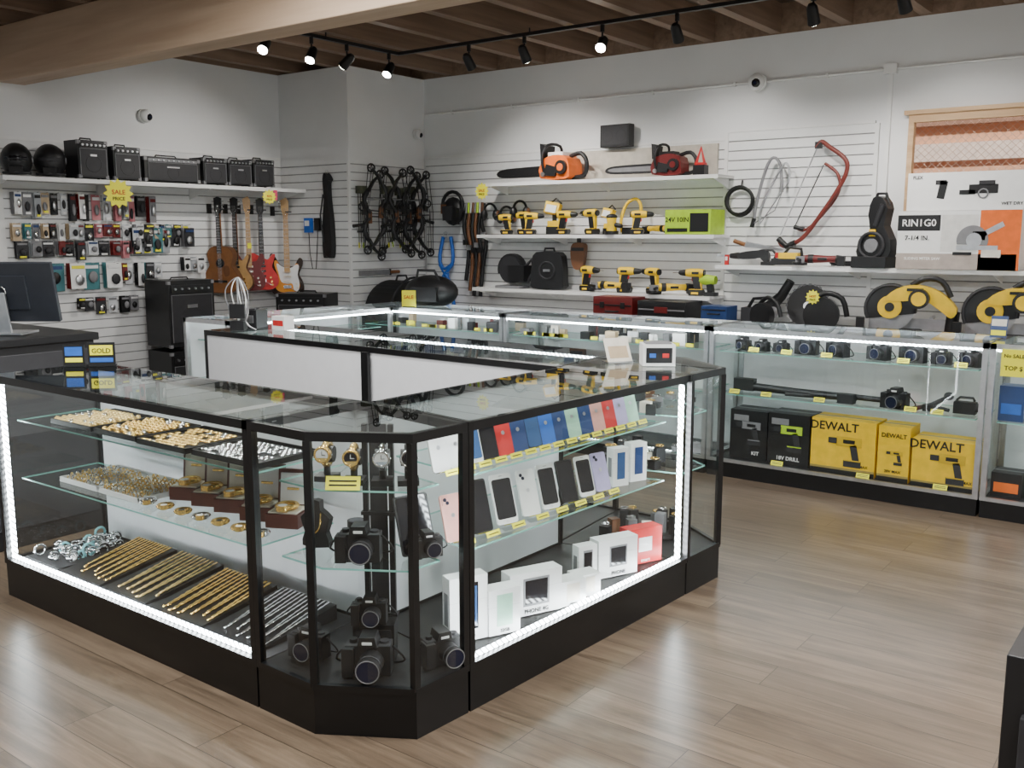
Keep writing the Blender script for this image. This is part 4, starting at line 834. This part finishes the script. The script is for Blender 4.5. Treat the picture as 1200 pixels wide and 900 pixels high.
for i in range(24):
    x=random.uniform(-5.0,-2.7); y=random.uniform(3.8,4.2); h=random.uniform(.02,.08); b.box((x,y,.803+h/2),(.05,.04,h),random.choice((BLK,DGR,GRY,CREAM,WHT,BRN)),R=(0,0,random.uniform(0,90)))
b.done()
# ---------------------------------------------------------------- on-top items
b=B('card_terminal_box'); b.box((0,0,.05),(.15,.12,.10),WHT); b.box((0,-.061,.05),(.12,.004,.07),BLK); b.box((0,0,.103),(.12,.09,.008),GRY); b.box((-.03,-.064,.05),(.03,.003,.02),BLU); b.box((.03,-.064,.05),(.03,.003,.02),RED); b.done((-2.13,3.96,1.003),37,bev=.003)
b=B('business_card_holder'); b.box((0,0,.004),(.13,.07,.008),CHR); b.box((0,0,.06),(.13,.004,.12),CREAM,R=(-28,0,0)); b.box((0,-.008,.05),(.10,.003,.06),TAN,R=(-28,0,0)); b.done((-2.32,3.92,1.003),60)
b=B('counter_sign'); b.box((0,0,.055),(.12,.004,.11),BLK); b.box((0,-.003,.075),(.10,.002,.045),YTAG); b.box((0,-.003,.03),(.10,.002,.02),BLU); b.box((0,.02,.003),(.11,.05,.006),BLK); o=b.done((-4.14,2.38,1.003),45); txt(o,'GOLD',(0,-.0045,.062),.03,BLK)
b=B('counter_sign'); b.box((0,0,.05),(.095,.004,.10),BLK); b.box((0,-.003,.07),(.075,.002,.04),BLU); b.box((0,-.003,.03),(.075,.002,.02),YTAG); b.box((0,.02,.003),(.09,.05,.006),BLK); b.done((-4.235,2.30,1.003),45)
b=B('label_printer'); b.box((0,0,.06),(.14,.16,.12),BLK); b.box((0,-.081,.06),(.10,.004,.05),SIL); b.box((0,-.03,.123),(.10,.06,.01),DGR); b.done((-5.12,4.0,1.003),25,bev=.006)
b=B('charging_cables')
for i in range(4): b.tube(smooth([(.0,0,.0),(-.05+.03*i,.02*i,.10),(-.08+.04*i,0,.25),(0,.02,.33),(.07-.02*i,0,.22),(.05,0,.05),(.12,-.02,.004)],5,False),.004,WHT if i%2 else GRY,5)
b.box((0,0,.03),(.09,.07,.06),BLK); b.tube([(0,0,.05),(0,0,.33)],.006,SIL,6); b.box((0,-.01,.12),(.10,.03,.09),BLK); b.done((-5.05,3.84,1.003),30)
prodbox('tissue_box',-4.90,-4.78,3.98,4.06,1.003,1.09,WHT,[(.1,.9,.3,.7,RED)])
b=B('yellow_counter_sign'); b.box((0,0,.07),(.12,.004,.14),YTAG); b.box((0,.02,.003),(.11,.05,.006),BLK); o=b.done((-5.52,5.92,1.003),25); txt(o,'SALE',(0,-.004,.07),.04,RED)
b=B('equipment_bag'); b.ell((0,0,.12),(.26,.12,.14),BLK,16,zmin=-.85); b.tube([(-.12,-.05,.2),(-.08,-.08,.30),(.08,-.08,.30),(.12,-.05,.2)],.012,DGR); b.box((0,-.10,.10),(.25,.06,.12),DGR); b.done((-5.50,6.18,1.003),10)
b=B('service_desk'); b.bb(-6.4,-4.90,1.85,2.81,1.04,1.08,BLACK); b.bb(-6.38,-4.92,1.87,2.79,0,1.04,BLK); b.bb(-4.92,-4.912,1.9,2.76,.1,1.0,DGR); b.done(bev=.004)
b=B('computer_monitor'); MB=mk('monitor_back',(.02,.023,.03),.35); b.box((0,0,.22),(.54,.03,.32),MB,R=(14,0,0)); b.box((0,-.012,.22),(.26,.03,.18),MB,R=(14,0,0)); b.box((0,.018,.22),(.52,.008,.30),SCR,R=(14,0,0)); b.prism([(-.06,.0),(.06,.0),(.035,.22),(-.035,.22)],-.075,-.06,SIL); b.box((0,-.0,.006),(.24,.20,.012),SIL); b.ring((0,-.05,.22),.03,.004,CHR,'y',16,5)
b.done((-5.18,2.46,1.083),38,bev=.004)
b=B('rolling_suitcase'); b.box((0,0,.37),(.42,.26,.60),BLK); b.box((0,-.14,.33),(.34,.03,.42),DGR); b.box((-.213,0,.37),(.012,.12,.5),DGR); b.tube([(-.10,.1,.66),(-.10,.1,.74),(.10,.1,.74),(.10,.1,.66)],.010,SIL); b.tube([(-.06,0,.67),(-.05,0,.70),(.05,0,.70),(.06,0,.67)],.012,BLK)
for sx in(-1,1):
    for sy in(-1,1): b.cyl((sx*.16-.012,sy*.1,.035),(sx*.16+.012,sy*.1,.035),.035,BLK,n=14); b.box((sx*.16,sy*.1,.06),(.03,.03,.04),DGR)
o=b.done((-.13,2.43,0),0,bev=.03); txt(o,'SPORT',(.0,-.157,.36),.07,WHT)
# ---------------------------------------------------------------- track lights
b=B('light_track'); ZT=3.10
b.bb(-5.89,-5.855,4.0,6.23,ZT,ZT+.025,BLK); b.bb(-5.855,.5,6.20,6.235,ZT,ZT+.025,BLK)
for (x,y) in ((-5.87,4.2),(-5.87,5.4),(-4.5,6.217),(-2.5,6.217),(-.5,6.217)): b.cyl((x,y,ZT+.02),(x,y,3.158),.006,BLK,n=6)
b.done()
BULB=mk('lamp_lens',(1,.95,.87),.3,emit=70,var=0)
def spot(x,y,target,on=True,en=55):
    t=Vector(target); hd=Vector((x,y,ZT-.13)); d=(t-hd).normalized()
    b=B('track_spotlight'); b.cyl((x,y,ZT),(x,y,ZT-.05),.016,BLK,n=10); b.tube([(x,y,ZT-.05),(x,y,ZT-.10)],.007,BLK,6)
    a=hd-d*.05; e=hd+d*.06
    b.tube([tuple(a-d*.02),tuple(a),tuple(e)],[.020,.034,.040],BLK,16)
    b.cyl(tuple(e),tuple(e+d*.002),.036,BULB if on else mk('lamp_off',(.3,.3,.3),.3),n=16)
    b.done()
    if on:
        l=bpy.data.lights.new('track_spot_lamp','SPOT'); l.energy=en; l.color=(1,.96,.91); l.spot_size=D(90); l.spot_blend=.75; l.shadow_soft_size=.04
        o=bpy.data.objects.new('track_spot_lamp',l); bpy.context.collection.objects.link(o); o.location=hd+d*.075; o.rotation_euler=d.to_track_quat('-Z','Y').to_euler()
spot(-5.87,4.80,(-5.0,3.2,1.4),en=75); spot(-5.87,5.25,(-5.4,4.0,1.2),en=75); spot(-5.87,5.62,(-7.7,5.2,1.4),en=85); spot(-5.87,6.10,(-5.6,4.5,1.0),en=80)
for i,x in enumerate((-5.10,-4.55,-3.85,-3.25,-2.30,-1.75,-1.0)):
    tg=((-5.2,7.5,1.6),(-4.6,7.5,1.4),(-3.2,4.0,1.0),(-3.4,7.5,1.6),(-2.4,7.5,1.2),(-1.6,7.5,1.5),(-1.0,5.0,.5))[i]
    spot(x,6.217,tg,en=75)
# ---------------------------------------------------------------- daylight and added fill lighting
def area(name,loc,rot,sx,sy,en,col=(1,1,1)):
    l=bpy.data.lights.new(name,'AREA'); l.shape='RECTANGLE'; l.size=sx; l.size_y=sy; l.energy=en; l.color=col
    o=bpy.data.objects.new(name,l); bpy.context.collection.objects.link(o); o.location=loc; o.rotation_euler=[D(a) for a in rot]; return o
area('storefront_daylight',(-1.9,Y0+.05,1.5),(90,0,180),8.4,2.3,300,(.93,.97,1)) 
def fill_panel(x,y):  # added ceiling fixture out of view, put in to brighten the front cases
    b=B('added_fill_fixture'); b.bb(x-.6,x+.6,y-.12,y+.12,3.08,3.15,WHT); b.bb(x-.57,x+.57,y-.09,y+.09,3.07,3.08,mk('added_fill_diffuser',(1,.98,.94),.4,emit=4,var=0)); b.done()
    area('added_fill_lamp',(x,y,3.06),(0,0,0),1.1,.18,80,(1,.99,.97))
for (x,y) in ((-3.6,1.2),(-1.4,1.2),(.9,1.2),(-3.6,2.9),(-.4,3.4),(1.4,5.0)): fill_panel(x,y)
l=bpy.data.lights.new('sun','SUN'); l.energy=5; l.angle=D(.6); l.color=(1,.95,.88); o=bpy.data.objects.new('sun',l); bpy.context.collection.objects.link(o); o.rotation_euler=(D(48),0,D(12)); o.location=(0,-6,10)
W=bpy.data.worlds.new('sky'); bpy.context.scene.world=W; W.use_nodes=True; nt=W.node_tree
bg=nt.nodes['Background']; sk=nt.nodes.new('ShaderNodeTexSky'); sk.sky_type='HOSEK_WILKIE'; sk.turbidity=4
sk.sun_direction=(.2,-.6,.75)
nt.links.new(sk.outputs[0],bg.inputs[0]); bg.inputs[1].default_value=1.0
# ---------------------------------------------------------------- camera
f=1130.0; p=8.8; th=36.9
cam=bpy.data.cameras.new('camera'); co=bpy.data.objects.new('camera',cam); bpy.context.collection.objects.link(co)
co.location=(0,0,1.6); co.rotation_euler=(D(90-p),0,D(th)); cam.sensor_width=36; cam.lens=36*f/1200; cam.clip_start=.05
bpy.context.scene.camera=co
